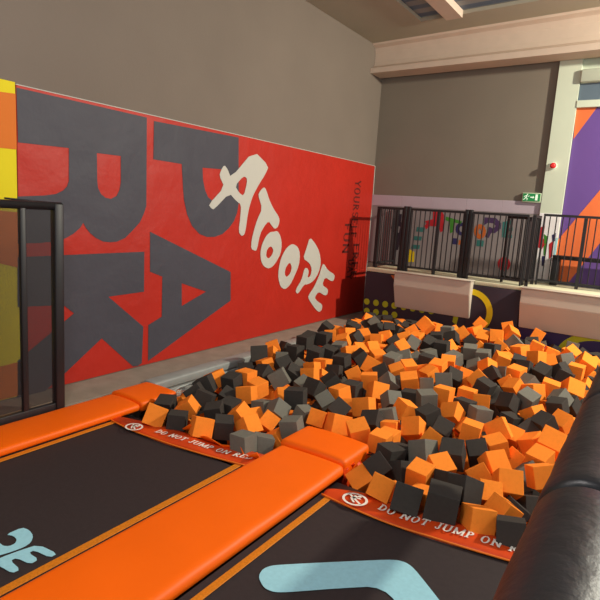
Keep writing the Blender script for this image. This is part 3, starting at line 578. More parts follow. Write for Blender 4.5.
O2=C((250,220),10,[(430,238),(480,270),(500,340),(490,450),(440,570),(400,650),(350,695),(305,670),(282,580),(285,490),(310,380),(350,300),(390,255)],1)
O2h=C((250,220),10,[(400,425),(418,470),(405,530),(365,575),(345,540),(355,480),(380,440)],1)
P1=C((285,230),10,[(248,72),(300,130),(345,220),(360,330),(335,430),(285,510),(225,545),(190,545),(130,640),(105,620),(115,580),(165,500),(195,380),(225,380),(238,420),(222,480),(255,460),(268,390),(245,330),(180,285),(215,180)],1)
E1=C((285,265),10,[(385,-20),(430,55),(497,95),(490,150),(465,165),(400,120),(370,200),(430,240),(425,290),(400,308),(335,265),(295,325),(320,360),(372,395),(370,440),(345,472),(310,450),(240,350),(230,310),(290,220),(340,110),(365,20)],1)
def PW(p): return [W(u,v,.0165) for u,v in p]
shape('name_lettering',[(PW(A1),[PW(A1h)]),(PW(T1),[]),(PW(O1),[PW(O1h)]),(PW(O2),[PW(O2h)]),(PW(P1),[]),(PW(E1),[])],M_banw,bsh,(.0015,0,0))['label']='white hand drawn lettering ATOOPE'
# small sideways slogan, reads top to bottom
def vtext(s,u0,v0,u1,v1):
    a=W(u0,v0,.0165); b=W(u1,v1,.0165); L=(a.z-b.z)/text_len(s,.05); hh=.165
    return text_shapes(s,lambda x,y:Vector((WX+.0165,a.y-.0+ (y-.5)*hh*1.25+(b.y-a.y)*x/text_len(s,.05),a.z-x*L)),False,.05)
for q_ in (('YOURSELF',358.5,180,353.3,238),('FREE',356.8,243,353,279),('FUN',348.3,223,345,254),('DAY',351.5,259,349,280)): shape('slogan',vtext(*q_),M_print,bsh,(.001,0,0))['label']='small dark lettering running downwards'
# yellow and orange banner further left
b2=thing('wall_banner',(WX,by0-.01,0),'yellow and orange patterned wall banner at the photo\'s left edge, behind the mesh fence','banner')
y2=by0-.006
MB().box(WX+.001,WX+.012,-1.5,y2,.012,2.665,bev=.003,seg=1).build('sheet',M_yel,b2)
def W2(y,z): return Vector((WX+.0145,y,z))
ed=lambda v: W(17.0,v).z
for L__ in ([([W2(y2,ed(94)),W2(y2,ed(149.5)),W2(1.9,ed(148)-.03),W2(.9,ed(148)-.1),W2(.9,ed(99)-.05),W2(1.9,ed(99)-.02),W2(2.2,ed(97.5))],[])],
 [([W2(y2,ed(212)),W2(y2,ed(268)),W2(2.35,ed(262)),W2(1.9,ed(250)),W2(.9,ed(240)),W2(.9,ed(205)),W2(1.9,ed(209))],[])],
 [([W2(y2,ed(362)),W2(y2,.02),W2(.9,.02),W2(.9,ed(372)),W2(1.9,ed(366))],[])]): shape('orange_band',L__,M_ora,b2,(.001,0,0))

# ================================================================ FAR WALL PRINTS
def Y(u,v,y=WY-.012): return ony(u,v,y)
lz=Y(440,197.5).z
lp=thing('wall_panel',(WX+1.4,WY,.93),'pale lavender wall panel with coloured letters and drawings, behind the railings','wall panel')
MB().box(WX+.004,-1.705,WY-.012,WY-.001,.94,1.955,bev=.003,seg=1).build('sheet',mat('grey_printed_sheet',(138,128,128),.7,.2,noise=(3,.04)),lp)
for k_ in range(5):
    w_=(-1.705-WX-.004)/5; MB().box(WX+.004+k_*w_,WX+.002+(k_+1)*w_,WY-.012,WY-.001,1.958,lz,bev=.003,seg=1).build('top_tile',M_lav,lp)
def S(pts): return [ony(u,v,WY-.014) for u,v in pts]
def C2(o,sx,pts): return S([(o[0]+a/sx,o[1]+b/sx) for a,b in pts])
def blk(u0,v0,u1,v1): return (S([(u0,v0),(u1,v0+.6),(u1-.8,v1+.6),(u0-.8,v1)]),[])
shape('letter_print',[(C2((400,195),10,[(330,165),(420,160),(440,200),(430,360),(405,375),(385,310),(350,315),(300,310),(260,345),(245,310),(265,285),(250,262),(330,240)]),[])],M_redp,lp,(0,-.001,0))['label']='red letter A print'
shape('letter_print',[(C2((400,195),10,[(460,215),(560,245),(620,262),(610,290),(545,275),(530,370),(500,385),(500,270),(455,250)]),[])],M_greenp,lp,(0,-.001,0))['label']='green letter T print'
shape('letter_print',[(S(arcpts(461.5,229,6,6.5,0,350,14)),[S(arcpts(461.5,229,2,3,350,0,10))]),blk(453,238,458,244)],M_bluep,lp,(0,-.001,0))['label']='navy letter O and small P print'
shape('letter_print',[(S(arcpts(480,231.5,6,7.5,0,350,14)),[S(arcpts(480,231.5,1.6,3,350,0,10))]),blk(459,240,463,244.5)],M_orap,lp,(0,-.001,0))['label']='orange letter O print'
shape('letter_print',[(C2((440,200),7.5,[(335,130),(420,135),(460,175),(455,215),(410,250),(385,245),(365,285),(340,275),(370,200),(400,215),(420,195),(400,175),(360,170),(330,190)]),[])],M_purpp,lp,(0,-.001,0))['label']='dark purple letter P print'
shape('letter_print',[(C2((440,200),7.5,[(470,165),(540,150),(545,180),(500,190),(500,210),(545,205),(545,230),(500,235),(500,260),(540,260),(540,285),(465,280)]),[]),blk(477,240,484,246),blk(417,227,425,231.5),blk(414,236,422,240),blk(412,244.5,420,248.5)],M_tealp,lp,(0,-.001,0))['label']='teal letter E and small teal prints'
shape('drawing',[(S(arcpts(504,264,6.5,7,0,345,14)),[])],M_redp,lp,(0,-.001,0))
shape('drawing',[(S([(409,249),(414.5,252),(414,262),(408,262)]),[])],M_pyel,lp,(0,-.001,0))
shape('drawing',[(S([(396,214),(402,214),(401,222),(404,226),(401,238),(398,250),(393,250),(395,236),(391,228)]),[(S([(397.5,225),(400.5,227),(399,233),(397,232)]))])],M_dpanel,lp,(0,-.001,0))
# print at the foot of the column
cp=thing('column_print',(-1.55,WY-.052,.95),'white printed sheet with red, green and blue marks at the foot of the pale column','poster')
MB().box(-1.698,-1.402,WY-.062,WY-.051,.95,1.98,bev=.002,seg=1).build('sheet',mat('poster_white',(232,226,228),.6,.2),cp)
def SC(pts): return [ony(u,v,WY-.064) for u,v in pts]
shape('print',[(SC([(541,227),(545,226),(543,238),(546,243),(542,249),(537,247),(539,238)]),[]),(SC([(549,244),(553,241),(552.5,256),(549,259)]),[])],M_redp,cp,(0,-.001,0))
shape('print',[(SC([(544,234),(548,237),(546.5,243),(545,256),(543.5,255),(544,244)]),[])],M_greenp,cp,(0,-.001,0))
shape('print',[(SC([(552,235),(556,233),(555,241),(552.5,242)]),[]),(SC([(542,256),(545,256),(544,266),(541.5,266)]),[])],M_bluep,cp,(0,-.001,0))
shape('print',[(SC([(556,238),(558,238),(555,258),(553,258)]),[])],M_blue,cp,(0,-.001,0))
# purple and orange mural in the right bay
mz=3.50
mu=thing('mural_banner',(0,WY,.94),'purple wall banner with broad orange diagonal stripes to the right of the pale column','banner')
MB().box(-1.395,3.1,WY-.004,WY+.018,.94,mz,bev=.003,seg=1).build('sheet',M_purp,mu)
def S2(pts): return [ony(u,v,WY-.006) for u,v in pts]
def V3(x,z): return Vector((x,WY-.006,z))
a_=[ony(u,v,WY-.006) for u,v in [(576.5,107.5),(597,107.5),(573.5,139)]]
ob=[ony(u,v,WY-.006) for u,v in [(600,190),(558,240),(553,283),(568,283),(600,243)]]
shape('orange_stripe',[(a_,[]),([ob[0],ob[1],ob[2],ob[3],ob[4],V3(ob[4].x+1.2,ob[4].z+1.35),V3(ob[0].x+1.2,ob[0].z+1.35)],[])],M_mora,mu,(0,-.001,0))
struct('window_1',MB().box(-1.395,3.1,WY-.02,WY+.018,3.60,3.84),M_glass)
wt=MB(); wt.box(-1.397,3.1,WY-.06,WY+.018,3.505,3.60); wt.box(-1.397,3.1,WY-.10,WY+.018,3.84,4.02,bev=.02)
struct('trim_5',wt,M_col)

# exit sign and alarm
es=thing('exit_sign',(-1.86,WY,2.12),'small green exit sign with running figure on the grey wall beside the pale column','sign')
e0=ony(523.5,192.3,WY); e1=ony(541,202.8,WY)
x0,x1=e0.x+.0,-1.712; zt,zb=2.275,2.13
MB().box(x0,x1,WY-.05,WY-.002,zb,zt,bev=.006).build('frame',M_frame,es)
MB().box(x0+.012,x1-.012,WY-.056,WY-.049,zb+.02,zt-.012).build('panel',M_sign,es); esp=bpy.data.objects['panel']
def E_(x,z): return Vector((x0+.02+x*.088,WY-.057,zb+.028+z*.10))
fig=[([E_(a,b) for a,b in poly],[]) for poly in (arcpts(.62,.9,.1,.09,0,340,10),L_(.55,.78,.4,.42,.16),L_(.4,.45,.68,.28,.12),L_(.68,.3,.6,.02,.1),L_(.4,.42,.22,.2,.12),L_(.22,.2,-.02,.12,.1),L_(.5,.72,.85,.6,.08),L_(.85,.6,.95,.75,.08),L_(.5,.74,.2,.66,.08),L_(.2,.66,.12,.48,.08))]
shape('running_figure',fig,M_signw,esp,(0,-.002,0))
shape('arrow',[([E_(a,b) for a,b in [(1.15,.42),(1.55,.42),(1.55,.28),(1.8,.5),(1.55,.72),(1.55,.58),(1.15,.58)]],[]),([E_(a,b) for a,b in R_(1.95,.05,2.35,.95)],[])],M_signw,esp,(0,-.002,0))
al=thing('fire_alarm',(-1.62,WY-.05,2.68),'small red fire alarm sounder mounted on the pale column','alarm')
MB().tube([(-1.60,WY-.05,2.68),(-1.60,WY-.075,2.68)],.05,16).build('base',M_signw,al)
MB().tube([(-1.60,WY-.075,2.68),(-1.60,WY-.11,2.68),(-1.60,WY-.125,2.68)],[.046,.04,.02],16).build('sounder',M_alarm,al)

# ================================================================ PLATFORM
PZ=.93; FY=8.1; PXL=-4.074
pf=thing('viewing_platform',(-2,8.5,0),'raised platform with a cream deck and dark printed front behind the foam pit','platform')
d=MB(); d.box(PXL,3.1,FY,WY-.015,PZ-.06,PZ,bev=.008); d.build('deck',M_deck,pf)
MB().box(PXL+.02,3.1,FY+.02,WY-.02,-1.19,PZ-.065).build('base',M_pit,pf)
fp=MB(); fp.box(PXL,-2.36,FY-.012,FY+.018,-1.15,PZ-.07,bev=.006); fp.build('front_panel',M_dpanel,pf)
fp=MB(); fp.box(-2.355,-1.62,FY-.03,FY+.018,-1.15,PZ-.065,bev=.006); fp.build('front_panel',M_dpanel,pf)
fp=MB(); fp.box(-1.615,3.1,FY-.012,FY+.018,-1.15,PZ-.07,bev=.006); fp.build('front_panel',M_ppanel,pf)
def ledge(xa,xb):
    prof=[(7.93,PZ-.005),(7.93,.72),(8.06,.36),(8.087,.36),(8.087,PZ-.005)]
    b=MB(); b.prism(prof,lambda y,z:Vector((xa,y,z)),lambda y,z:Vector((xb,y,z)))
    bmesh.ops.bevel(b.bm,geom=list(b.bm.edges),offset=.008,segments=2,affect='EDGES')
    b.box(xa-.01,xb+.01,7.91,FY-.002,PZ-.004,PZ+.012,bev=.004)
    return b.build('ledge_box',M_cream,pf)
ledge(-3.50,-2.30); ledge(-1.60,1.2)
dots=[]
for k in range(8):
    for row in range(2):
        if row==1 and k>3: continue
        p=ony(366.8+k*9.2,301.5+k*1.35+row*9.3,FY-.014)
        dots.append(([Vector((p.x+.052*math.cos(t*math.pi/8),FY-.0145,p.z+.052*math.sin(t*math.pi/8))) for t in range(16)],[]))
shape('dot_print',dots,M_lime,pf,(0,-.001,0))
op=ony(397,268,FY); shape('circle_print',[([Vector((op.x+.12+.24*math.cos(math.radians(t)),FY-.0145,min(PZ-.075,op.z+.24*math.sin(math.radians(t))))) for t in range(90,271,12)],[])],M_orap,pf,(0,-.001,0))
rc=ony(469,311.5,FY-.04)
def rp(r,a0,a1): return [Vector((rc.x+r*math.cos(math.radians(a)),FY-.032,rc.z+r*math.sin(math.radians(a)))) for a in range(a0,a1,8)]
shape('ring_print',[(rp(.34,-80,92)+rp(.255,-80,92)[::-1],[])],M_pyel,pf,(0,-.001,0))
ac=ony(598,352,FY-.02)
shape('ring_print',[([Vector((ac.x+.5*math.cos(math.radians(a)),FY-.014,ac.z-.12+.36*math.sin(math.radians(a)))) for a in range(20,170,8)]+[Vector((ac.x+.4*math.cos(math.radians(a)),FY-.014,ac.z-.14+.28*math.sin(math.radians(a)))) for a in range(164,20,-8)],[])],M_lime,pf,(0,-.001,0))
lt=[ony(u,v,FY-.03) for u,v in [(454,312),(459,314),(456,325),(452,322)]]
shape('leaf_print',[([Vector((p.x,FY-.013,p.z)) for p in lt],[])],M_lime,pf,(0,-.001,0))

# ================================================================ RAILINGS
def railing(label,p0,p1,n,posts,zt=1.93,zb=.99,hand=.022):
    p0=Vector(p0); p1=Vector(p1); d=(p1-p0); L=d.length; d.normalize(); nrm=Vector((-d.y,d.x,0))
    t=thing('safety_railing',(p0.x,p0.y,PZ),label,'railing','black steel railings on the platform')
    def bar(a,b,w,z0,z1,name):
        # upright or horizontal box along direction d
        m=MB(); A=p0+d*a; B=p0+d*b; h=nrm*w/2
        vs=[A-h,B-h,B+h,A+h]
        m.prism([(v.x,v.y) for v in vs],lambda x,y:Vector((x,y,z0)),lambda x,y:Vector((x,y,z1)))
        bmesh.ops.bevel(m.bm,geom=list(m.bm.edges),offset=.002,segments=1,affect='EDGES')
        return m.build(name,M_blk,t)
    bar(0,L,.045,zt-.035,zt,'top_rail'); bar(0,L,.03,zb,zb+.028,'bottom_rail')
    pp=[0,L]+[x*L for x in posts]
    for x in pp:
        x=min(max(x,.0),L); bar(max(0,x-.022),min(L,x+.022),.045,PZ+.001,zt-.036,'post')
    for k in range(1,n):
        x=L*k/n
        if min(abs(x-q) for q in pp)<.045: continue
        m=MB(); A=p0+d*x; m.tube([(A.x,A.y,zb+.028),(A.x,A.y,zt-.036)],.0085,6,False); m.build('baluster',M_blk,t)
    return t
railing('black railing at the end of the platform beside the red banner, seen almost end on',(-4.03,9.02,PZ),(-4.03,8.26,PZ),9,[])
railing('short black railing at the platform\'s left corner, left of the double post',(-3.98,8.22,PZ),(-3.56,8.22,PZ),5,[])
railing('black railing behind the large cream ledge box, in front of the red and green letters',(-3.44,8.22,PZ),(-2.58,8.22,PZ),11,[.53])
railing('black railing above the dark panel with the yellow ring',(-2.44,8.14,PZ),(-1.66,8.14,PZ),10,[])
railing('black gate leaf set just behind the railing above the yellow ring panel',(-2.0,8.40,PZ),(-1.66,8.26,PZ),5,[],1.90,1.0)
railing('set back black railing on the right in front of the orange and purple mural',(-1.56,8.62,PZ),(1.0,8.62,PZ),30,[.215,.6],1.965,.99)
railing('narrow black return railing joining the two railings, left of the pale column\'s foot',(-1.60,8.18,PZ),(-1.60,8.58,PZ),4,[])
# hinge posts
for x,y,lab in ((-3.50,8.22,'thick black double post at the left corner of the platform'),(-2.51,8.18,'thick black double post between the two ledge boxes, above the bright ledge end')):
    g=thing('gate_post',(x,y,PZ),lab,'post','black gate posts')
    MB().box(x-.055,x-.004,y-.03,y+.03,PZ+.001,1.955,bev=.003).build('post',M_blk,g)
    MB().box(x+.004,x+.055,y-.03,y+.03,PZ+.001,1.955,bev=.003).build('post',M_blk,g)
    MB().box(x-.07,x+.07,y-.045,y+.045,PZ,PZ+.012).build('base_plate',M_blk,g)
# low black frame behind the right railing
bf=thing('steel_bench',(-1.0,8.85,PZ),'low black framed bench behind the right railing in front of the mural','bench')
MB().box(-1.40,1.2,8.78,8.98,1.32,1.375,bev=.004).build('seat',M_blk,bf)
for x in (-1.40,-.1,1.1):
    MB().box(x,x+.1,8.80,8.96,PZ+.001,1.32,bev=.004).build('leg',M_blk,bf)

# ================================================================ PADS AND TRAMPOLINES
def pad_part(x0,x1,y0,y1,z0,z1,rb,name,parent,m=None,sag=.004):
    """soft vinyl pad: rounded box, subdivided, slightly uneven"""
    b=bmesh.new(); nx=max(4,int((x1-x0)/.06)); ny=max(4,int((y1-y0)/.06))
    bmesh.ops.create_cube(b,size=1)
    for v in b.verts: v.co=Vector((x0+(v.co.x+.5)*(x1-x0),y0+(v.co.y+.5)*(y1-y0),z0+(v.co.z+.5)*(z1-z0)))
    bmesh.ops.bevel(b,geom=list(b.edges),offset=rb,segments=4,profile=.5,affect='EDGES')
    for k in range(1,nx): bmesh.ops.bisect_plane(b,geom=b.verts[:]+b.edges[:]+b.faces[:],plane_co=(x0+(x1-x0)*k/nx,0,0),plane_no=(1,0,0))
    for k in range(1,ny): bmesh.ops.bisect_plane(b,geom=b.verts[:]+b.edges[:]+b.faces[:],plane_co=(0,y0+(y1-y0)*k/ny,0),plane_no=(0,1,0))
    for v in b.verts:
        if v.co.z>z0+(z1-z0)*.6:
            fx=(v.co.x-x0)/(x1-x0); fy=(v.co.y-y0)/(y1-y0)
            v.co.z+=sag*(math.sin(v.co.y*5.1+x0)*math.sin(v.co.x*7)+.6*math.sin(v.co.y*13+v.co.x*5))*min(1,8*fx*(1-fx))+.010*math.sin(math.pi*min(max(fx,0),1))
    for f in b.faces: f.smooth=True
    me=bpy.data.meshes.new(name); b.to_mesh(me); b.free()
    return link(name,me,m or M_pad,parent)
t=thing('frame_pad',(-1.92,1.5,-.04),'long bright orange pad between the two trampolines','pad')
pad_part(-2.232,-1.668,-1.2,3.25,-.05,.035,.04,'cushion',t)
t=thing('frame_pad',(-1.97,3.4,-.05),'short orange end pad over the pit edge at the tip of the long central pad','pad')
ec=pad_part(-2.262,-1.68,3.26,3.66,-.07,.055,.035,'cushion',t)
# crumpled shiny skirt below the end pad
sk=bmesh.new(); G=[]
for i in range(12):
    row=[]
    for j in range(8):
        y=3.24+i*.036; z=-.0-.30*j/7
        x=-1.69+.02*math.sin(i*1.9+j*1.3)+.016*math.sin(j*3.1+i*.7)
        row.append(sk.verts.new((x,y,z)))
    G.append(row)
for i in range(11):
    for j in range(7):
        f=sk.faces.new((G[i][j],G[i+1][j],G[i+1][j+1],G[i][j+1])); f.smooth=(i+j)%3>0
me=bpy.data.meshes.new('skirt'); sk.to_mesh(me); sk.free(); so=link('skirt',me,M_clear,t); so['label']='crumpled glossy orange vinyl skirt'
md=so.modifiers.new('s','SOLIDIFY'); md.thickness=.004
fs=MB()
fs.box(-2.25,-1.70,3.60,3.64,-.42,-.03,bev=.012); fs.build('end_flap',M_strip,t)
t=thing('frame_pad',(-3.8,1.2,-.04),'long orange pad along the left side, at the foot of the mesh fence','pad')
pad_part(-4.02,-3.61,-1.2,3.06,-.027,.035,.026,'cushion',t)
t=thing('frame_pad',(-3.84,3.25,-.04),'short orange end pad on the left, next to the kerb and the pit corner','pad')
pad_part(-4.05,-3.62,3.075,3.50,-.05,.045,.03,'cushion',t)

def trampoline(label,x0,x1,yend,inner,outer,icon,textpts,textlen_scale,logo):
    t=thing('trampoline',((x0+x1)/2,1,-.06),label,'trampoline')
    f=MB(); f.box(x0-.03,x1+.05,-1.2,yend+.20,-.36,-.06,bev=.01); f.build('frame',M_blk,t)
    z=-.032
    # mat surface, gently sagging
    b=bmesh.new(); nx,ny=14,30; V=[[None]*(ny+1) for _ in range(nx+1)]
    for i in range(nx+1):
        for j in range(ny+1):
            x=x0+(x1-x0)*i/nx; y=-1.2+(yend+.02+1.2)*j/ny
            V[i][j]=b.verts.new((x,y,z))
    for i in range(nx):
        for j in range(ny): b.faces.new((V[i][j],V[i+1][j],V[i+1][j+1],V[i][j+1])).smooth=True
    me=bpy.data.meshes.new('jumping_mat'); b.to_mesh(me); b.free(); o_=link('jumping_mat',me,M_mat,t)
    return t
def bow(poly,n=6):
    """resample an open line through points by Catmull-Rom"""
    P_=[Vector(p) for p in poly]; out=[]
    for i in range(len(P_)-1):
        p0=P_[max(i-1,0)];p1=P_[i];p2=P_[i+1];p3=P_[min(i+2,len(P_)-1)]
        for k in range(n):
            t_=k/n; out.append(.5*((2*p1)+(-p0+p2)*t_+(2*p0-5*p1+4*p2-p3)*t_*t_+(-p0+3*p1-3*p2+p3)*t_**3))
    out.append(P_[-1]); return out
def strip_part(parent,inner,width,z,name='warning_strip'):
    """vinyl strip following the inner line, with an orange bound edge"""
    I=bow(inner,6); n=len(I)
    b=bmesh.new(); rows=[]
    for i,p in enumerate(I):
        w=width(i/(n-1)); r=[]
        for k in range(7):
            q=k/6; r.append(b.verts.new((p.x,p.y+w*q,z+.006+.012*math.sin(math.pi*q)+.006*math.sin(p.x*9+q*4))))
        rows.append(r)
    for i in range(n-1):
        for k in range(6): b.faces.new((rows[i][k],rows[i+1][k],rows[i+1][k+1],rows[i][k+1])).smooth=True
    me=bpy.data.meshes.new(name); b.to_mesh(me); b.free(); o=link(name,me,M_strip,parent)
    m=o.modifiers.new('s','SOLIDIFY'); m.thickness=.004; m.offset=-1
    e=MB(); e.tube([(p.x,p.y-.002,z+.012) for p in I],.006,6); e.build('bound_edge',M_edge,o)
    return I,o
def lay_text(parent,I,s,x_start,xR,yoff,h,z,name='warning_lettering'):
    tl=text_len(s); x_end=x_start+(xR-x_start)*tl/(text_len('DO NOT JUMP ON ')+.1)
    def at(x):
        for a,b in zip(I,I[1:]):
            if a.x<=x<=b.x or b is I[-1]:
                k=(x-a.x)/(b.x-a.x) if b.x!=a.x else 0
                return a.y+(b.y-a.y)*k
        return I[-1].y
    def place(x,y):
        X=x_start+(x_end-x_start)*x/tl
        return Vector((X,at(X)+yoff+y*h,z+.024+.004*math.sin(X*9+2)))
    off=0
    for wd in s.split(' '):
        if place(off,0).x<I[-1].x-.02: shape(name,text_shapes(wd,lambda x,y:place(x+off,y)),M_white,parent,(0,0,.001))
        off+=text_len(wd+' ')+.1
def icon_ring(parent,c,r,z):
    L=[([Vector((c.x+r*math.cos(math.radians(a)),c.y+r*.9*math.sin(math.radians(a)),z)) for a in range(0,360,20)],[[Vector((c.x+r*.8*math.cos(math.radians(a)),c.y+r*.72*math.sin(math.radians(a)),z)) for a in range(0,360,20)]])]
    for q in (L_(-.7,.5,.7,-.5,.18),L_(-.1,.55,-.25,-.1,.28),L_(-.25,-.1,.15,-.5,.16),L_(-.2,.25,.35,.3,.14),arcpts(.12,.62,.15,.15,0,340,8)):
        L.append(([Vector((c.x+a*r,c.y+b_*r*.9,z)) for a,b_ in q],[]))
    shape('warning_symbol',L,M_white,parent,(0,0,.001))
# left trampoline
zT=-.03
t1=trampoline('dark trampoline on the left, pale blue letters at its lower left',-3.70,-2.26,2.80,None,None,None,None,None,None)
s=MB(); s.box(-3.60,-3.555,-1.2,2.75,zT+.001,zT+.007,bev=.002,seg=1); s.build('border_webbing',M_web,t1)
s=MB(); s.box(-2.345,-2.295,-1.2,2.86,zT+.001,zT+.007,bev=.002,seg=1); s.build('border_webbing',M_web,t1)
in1=[(-3.66,2.765,0),(-3.36,2.735,0),(-3.03,2.75,0),(-2.82,2.77,0),(-2.55,2.81,0),(-2.26,2.87,0)]
I1,so1=strip_part(t1,in1,lambda q:.07+.16*min(1,q*5) ,zT)
ip=onz(134,427,zT+.03); icon_ring(so1,ip,.075,zT+.032)
a=onz(148.5,433,zT+.03); b=onz(228,456,zT+.03)
lay_text(so1,I1,'DO NOT JUMP ON RED',a.x,b.x,.075,.06,zT)
# right trampoline
t2=trampoline('dark trampoline on the right with a large pale blue bent arrow',-1.66,-.16,2.97,None,None,None,None,None,None)
s=MB(); s.box(-1.61,-1.565,-1.2,2.90,zT+.001,zT+.007,bev=.002,seg=1); s.build('border_webbing',M_web,t2)
in2=[(-1.64,2.89,0),(-1.36,2.865,0),(-1.12,2.865,0),(-.90,2.895,0),(-.65,2.93,0),(-.35,2.985,0),(-.17,3.02,0)]
I2,so2=strip_part(t2,in2,lambda q:.06+.19*min(1,q*6+.15),zT)
ip=onz(355,499.5,zT+.03); icon_ring(so2,ip,.085,zT+.032)
a=onz(374,511,zT+.03); b=onz(505,555,zT+.03)
lay_text(so2,I2,'DO NOT JUMP ON RED',a.x,b.x,.08,.075,zT)
# printed marks on the mats
def OZ(pts): return [onz(u,v,zT+.002) for u,v in pts]
ch=smooth([(259,577),(264,570),(280,565.3),(335,562),(388,559.8),(402,560.5),(413,567),(425,582)],1)
pts=[(0,0)]
cA=smooth([(259,579),(259.5,574),(263,569),(270,566),(280,564.8),(335,562),(386,559.8),(398,560.2),(407,563),(414,568.5),(425,582),(440,601),(470,640),(458,652),(440,655),(410,622),(384,586),(335,588.5),(285,592.5),(273,592),(264,588)],2)
shape('arrow_print',[(OZ(cA),[])],M_blue,[c for c in t2.children if c.name.startswith('jumping')][0],(0,0,.001))
s6=6.0
Pp=[(-60,235),(35,208),(60,190),(132,165),(175,180),(203,215),(190,260),(140,295),(60,330),(0,345),(-60,350),(-60,280),(0,265),(20,278),(60,275),(100,245),(85,215),(50,210)]
Ep=[(0,350),(120,305),(230,268),(345,322),(300,345),(205,300),(175,320),(230,355),(180,385),(100,350),(70,365),(122,418),(72,440),(0,395),(-60,370)]
def PE(l): return smooth([(x/s6,500+y/s6) for x,y in l],1)
shape('logo_print',[(OZ(PE([(35,208),(132,165),(175,180),(200,215),(186,255),(146,282),(76,309),(0,332),(-90,356),(-90,300),(0,258),(18,275),(55,278),(90,262),(102,238),(80,215)])),[]),(OZ(PE([(-60,375),(0,348),(120,303),(230,268),(345,322),(300,346),(205,302),(172,318),(232,356),(182,386),(100,348),(62,364),(122,418),(72,440),(0,398)])),[])],M_blue,[c for c in t1.children if c.name.startswith('jumping')][0],(0,0,.001))
# crumpled orange cover lying over the pit edge behind the left strip
cv=bmesh.new(); G=[]
for i in range(14):
    row=[]
    for j in range(5):
        x=-3.02+i*.06; y=2.985+.035*j+ .03*math.sin(i*.9)
        zz=-.012+.06*math.sin(i*.8+.6)**2*(1-j/5)+.012*math.sin(i*2.1+j)-.03*j
        row.append(cv.verts.new((x,y,zz)))
    G.append(row)
for i in range(13):
    for j in range(4): cv.faces.new((G[i][j],G[i+1][j],G[i+1][j+1],G[i][j+1])).smooth=True
me=bpy.data.meshes.new('edge_cover'); cv.to_mesh(me); cv.free(); co=link('edge_cover',me,M_pad,None)
md=co.modifiers.new('s','SOLIDIFY'); md.thickness=.006
tag(co,'crumpled bright orange cover flap between the left warning strip and the first foam cubes','cover')
# orange cover under the side pad's end
# white springs net at the pit corner
nt_=MB()
base=[onz(u,v,-.02) for u,v in [(164,404),(171,405),(178,403)]]
tp=[onz(u,v,.06) for u,v in [(170,396),(178,388),(187,384.5),(194,384)]]
nt_.tube([onz(163,405,-.1),onz(172,392,.0),onz(180,387,.05),onz(190,384,.06),onz(195,385,.03)],.008,6)
for k in range(7):
    nt_.tube([onz(164+k*1.7,405-k*.3,-.12),onz(168+k*1.9,398-k*.4,-.03),onz(171+k*2.6,392-k*.7,.03)],.004,5)
for k in range(5):
    nt_.tube([onz(164+k*2,402-k*2.6,-.06+k*.02),onz(172+k*3,401-k*2.9,-.06+k*.02)],.003,5)
no=nt_.build('safety_net',M_net); tag(no,'crumpled end of white netting at the pit\'s left corner beside the short orange end pad','net')

# ================================================================ MESH FENCE (left)
fx=-4.045
fc=thing('mesh_fence',(fx,1.4,.0),'black mesh fence panel with padded top rail at the photo\'s left edge','fence')
pe=onx(59,300,fx); pz=onx(60,205,fx).z
y_end=onx(58.5,205,fx).y; y_mid=onx(21.5,200,fx).y
MB().box(fx-.035,fx+.035,y_end-.05,y_end+.025,.0,pz+.01,bev=.008).build('end_post',M_blk,fc)
MB().box(fx-.02,fx+.02,y_mid-.022,y_mid+.022,.052,pz-.02,bev=.006).build('mid_post',M_blk,fc)
MB().box(fx-.02,fx+.02,-.6,-.55,.052,pz-.02,bev=.006).build('mid_post',M_blk,fc)
MB().tube([(fx,-1.2,pz-.01),(fx,y_end+.02,pz-.01)],.032,14).build('top_rail',M_blkpad,fc)
MB().box(fx-.022,fx+.022,-1.2,y_end,.012,.085,bev=.006).build('bottom_rail',M_blk,fc)
ms=bmesh.new()
for ya,yb in ((-1.2,y_mid),(y_mid,y_end)):
    v=[ms.verts.new(p) for p in ((fx,ya,.1),(fx,yb,.1),(fx,yb,pz-.03),(fx,ya,pz-.03))]; ms.faces.new(v)
me=bpy.data.meshes.new('mesh'); ms.to_mesh(me); ms.free(); link('mesh_infill',me,M_mesh,fc)
MB().tube([(fx-.05,y_mid-.1,pz+.03),(fx-.03,y_end+.02,pz+.01)],.008,6).build('top_strap',M_blk,fc)

# ================================================================ NEAR PADDED RAIL (right)
rl=thing('padded_rail',(-.05,1.2,0),'thick black padded tube rail close to the camera on the right','rail')
rr=.100
ax=ray(661,233); ax=ax/ax.y; p0=Vector((-.050,1.15,1.222))
def RA(y): return p0+ax*(y-p0.y)
for a_0,b_0 in [(-.3,1.125),(1.137,1.86),(1.872,2.55),(2.562,3.3),(3.312,4.1)]:
    ys=[a_0,a_0+.006,a_0+.015]+[a_0+(b_0-a_0)*k/16 for k in range(1,16)]+[b_0-.015,b_0-.006,b_0]
    rad=[rr-.012,rr-.004,rr]+[rr+.0012*math.sin(y*23) for y in ys[3:-3]]+[rr,rr-.004,rr-.012]
    MB().tube([RA(y) for y in ys],rad,40).build('foam_sleeve',M_blkpad,rl)
MB().tube([RA(-.35),RA(4.15)],.07,20).build('tube',M_blk,rl)
for y in (.3,2.2,4.05):
    q_=RA(y); MB().tube([(q_.x+.03,y,.001),(q_.x+.03,y,q_.z-.08)],.03,14).build('post',M_blk,rl)

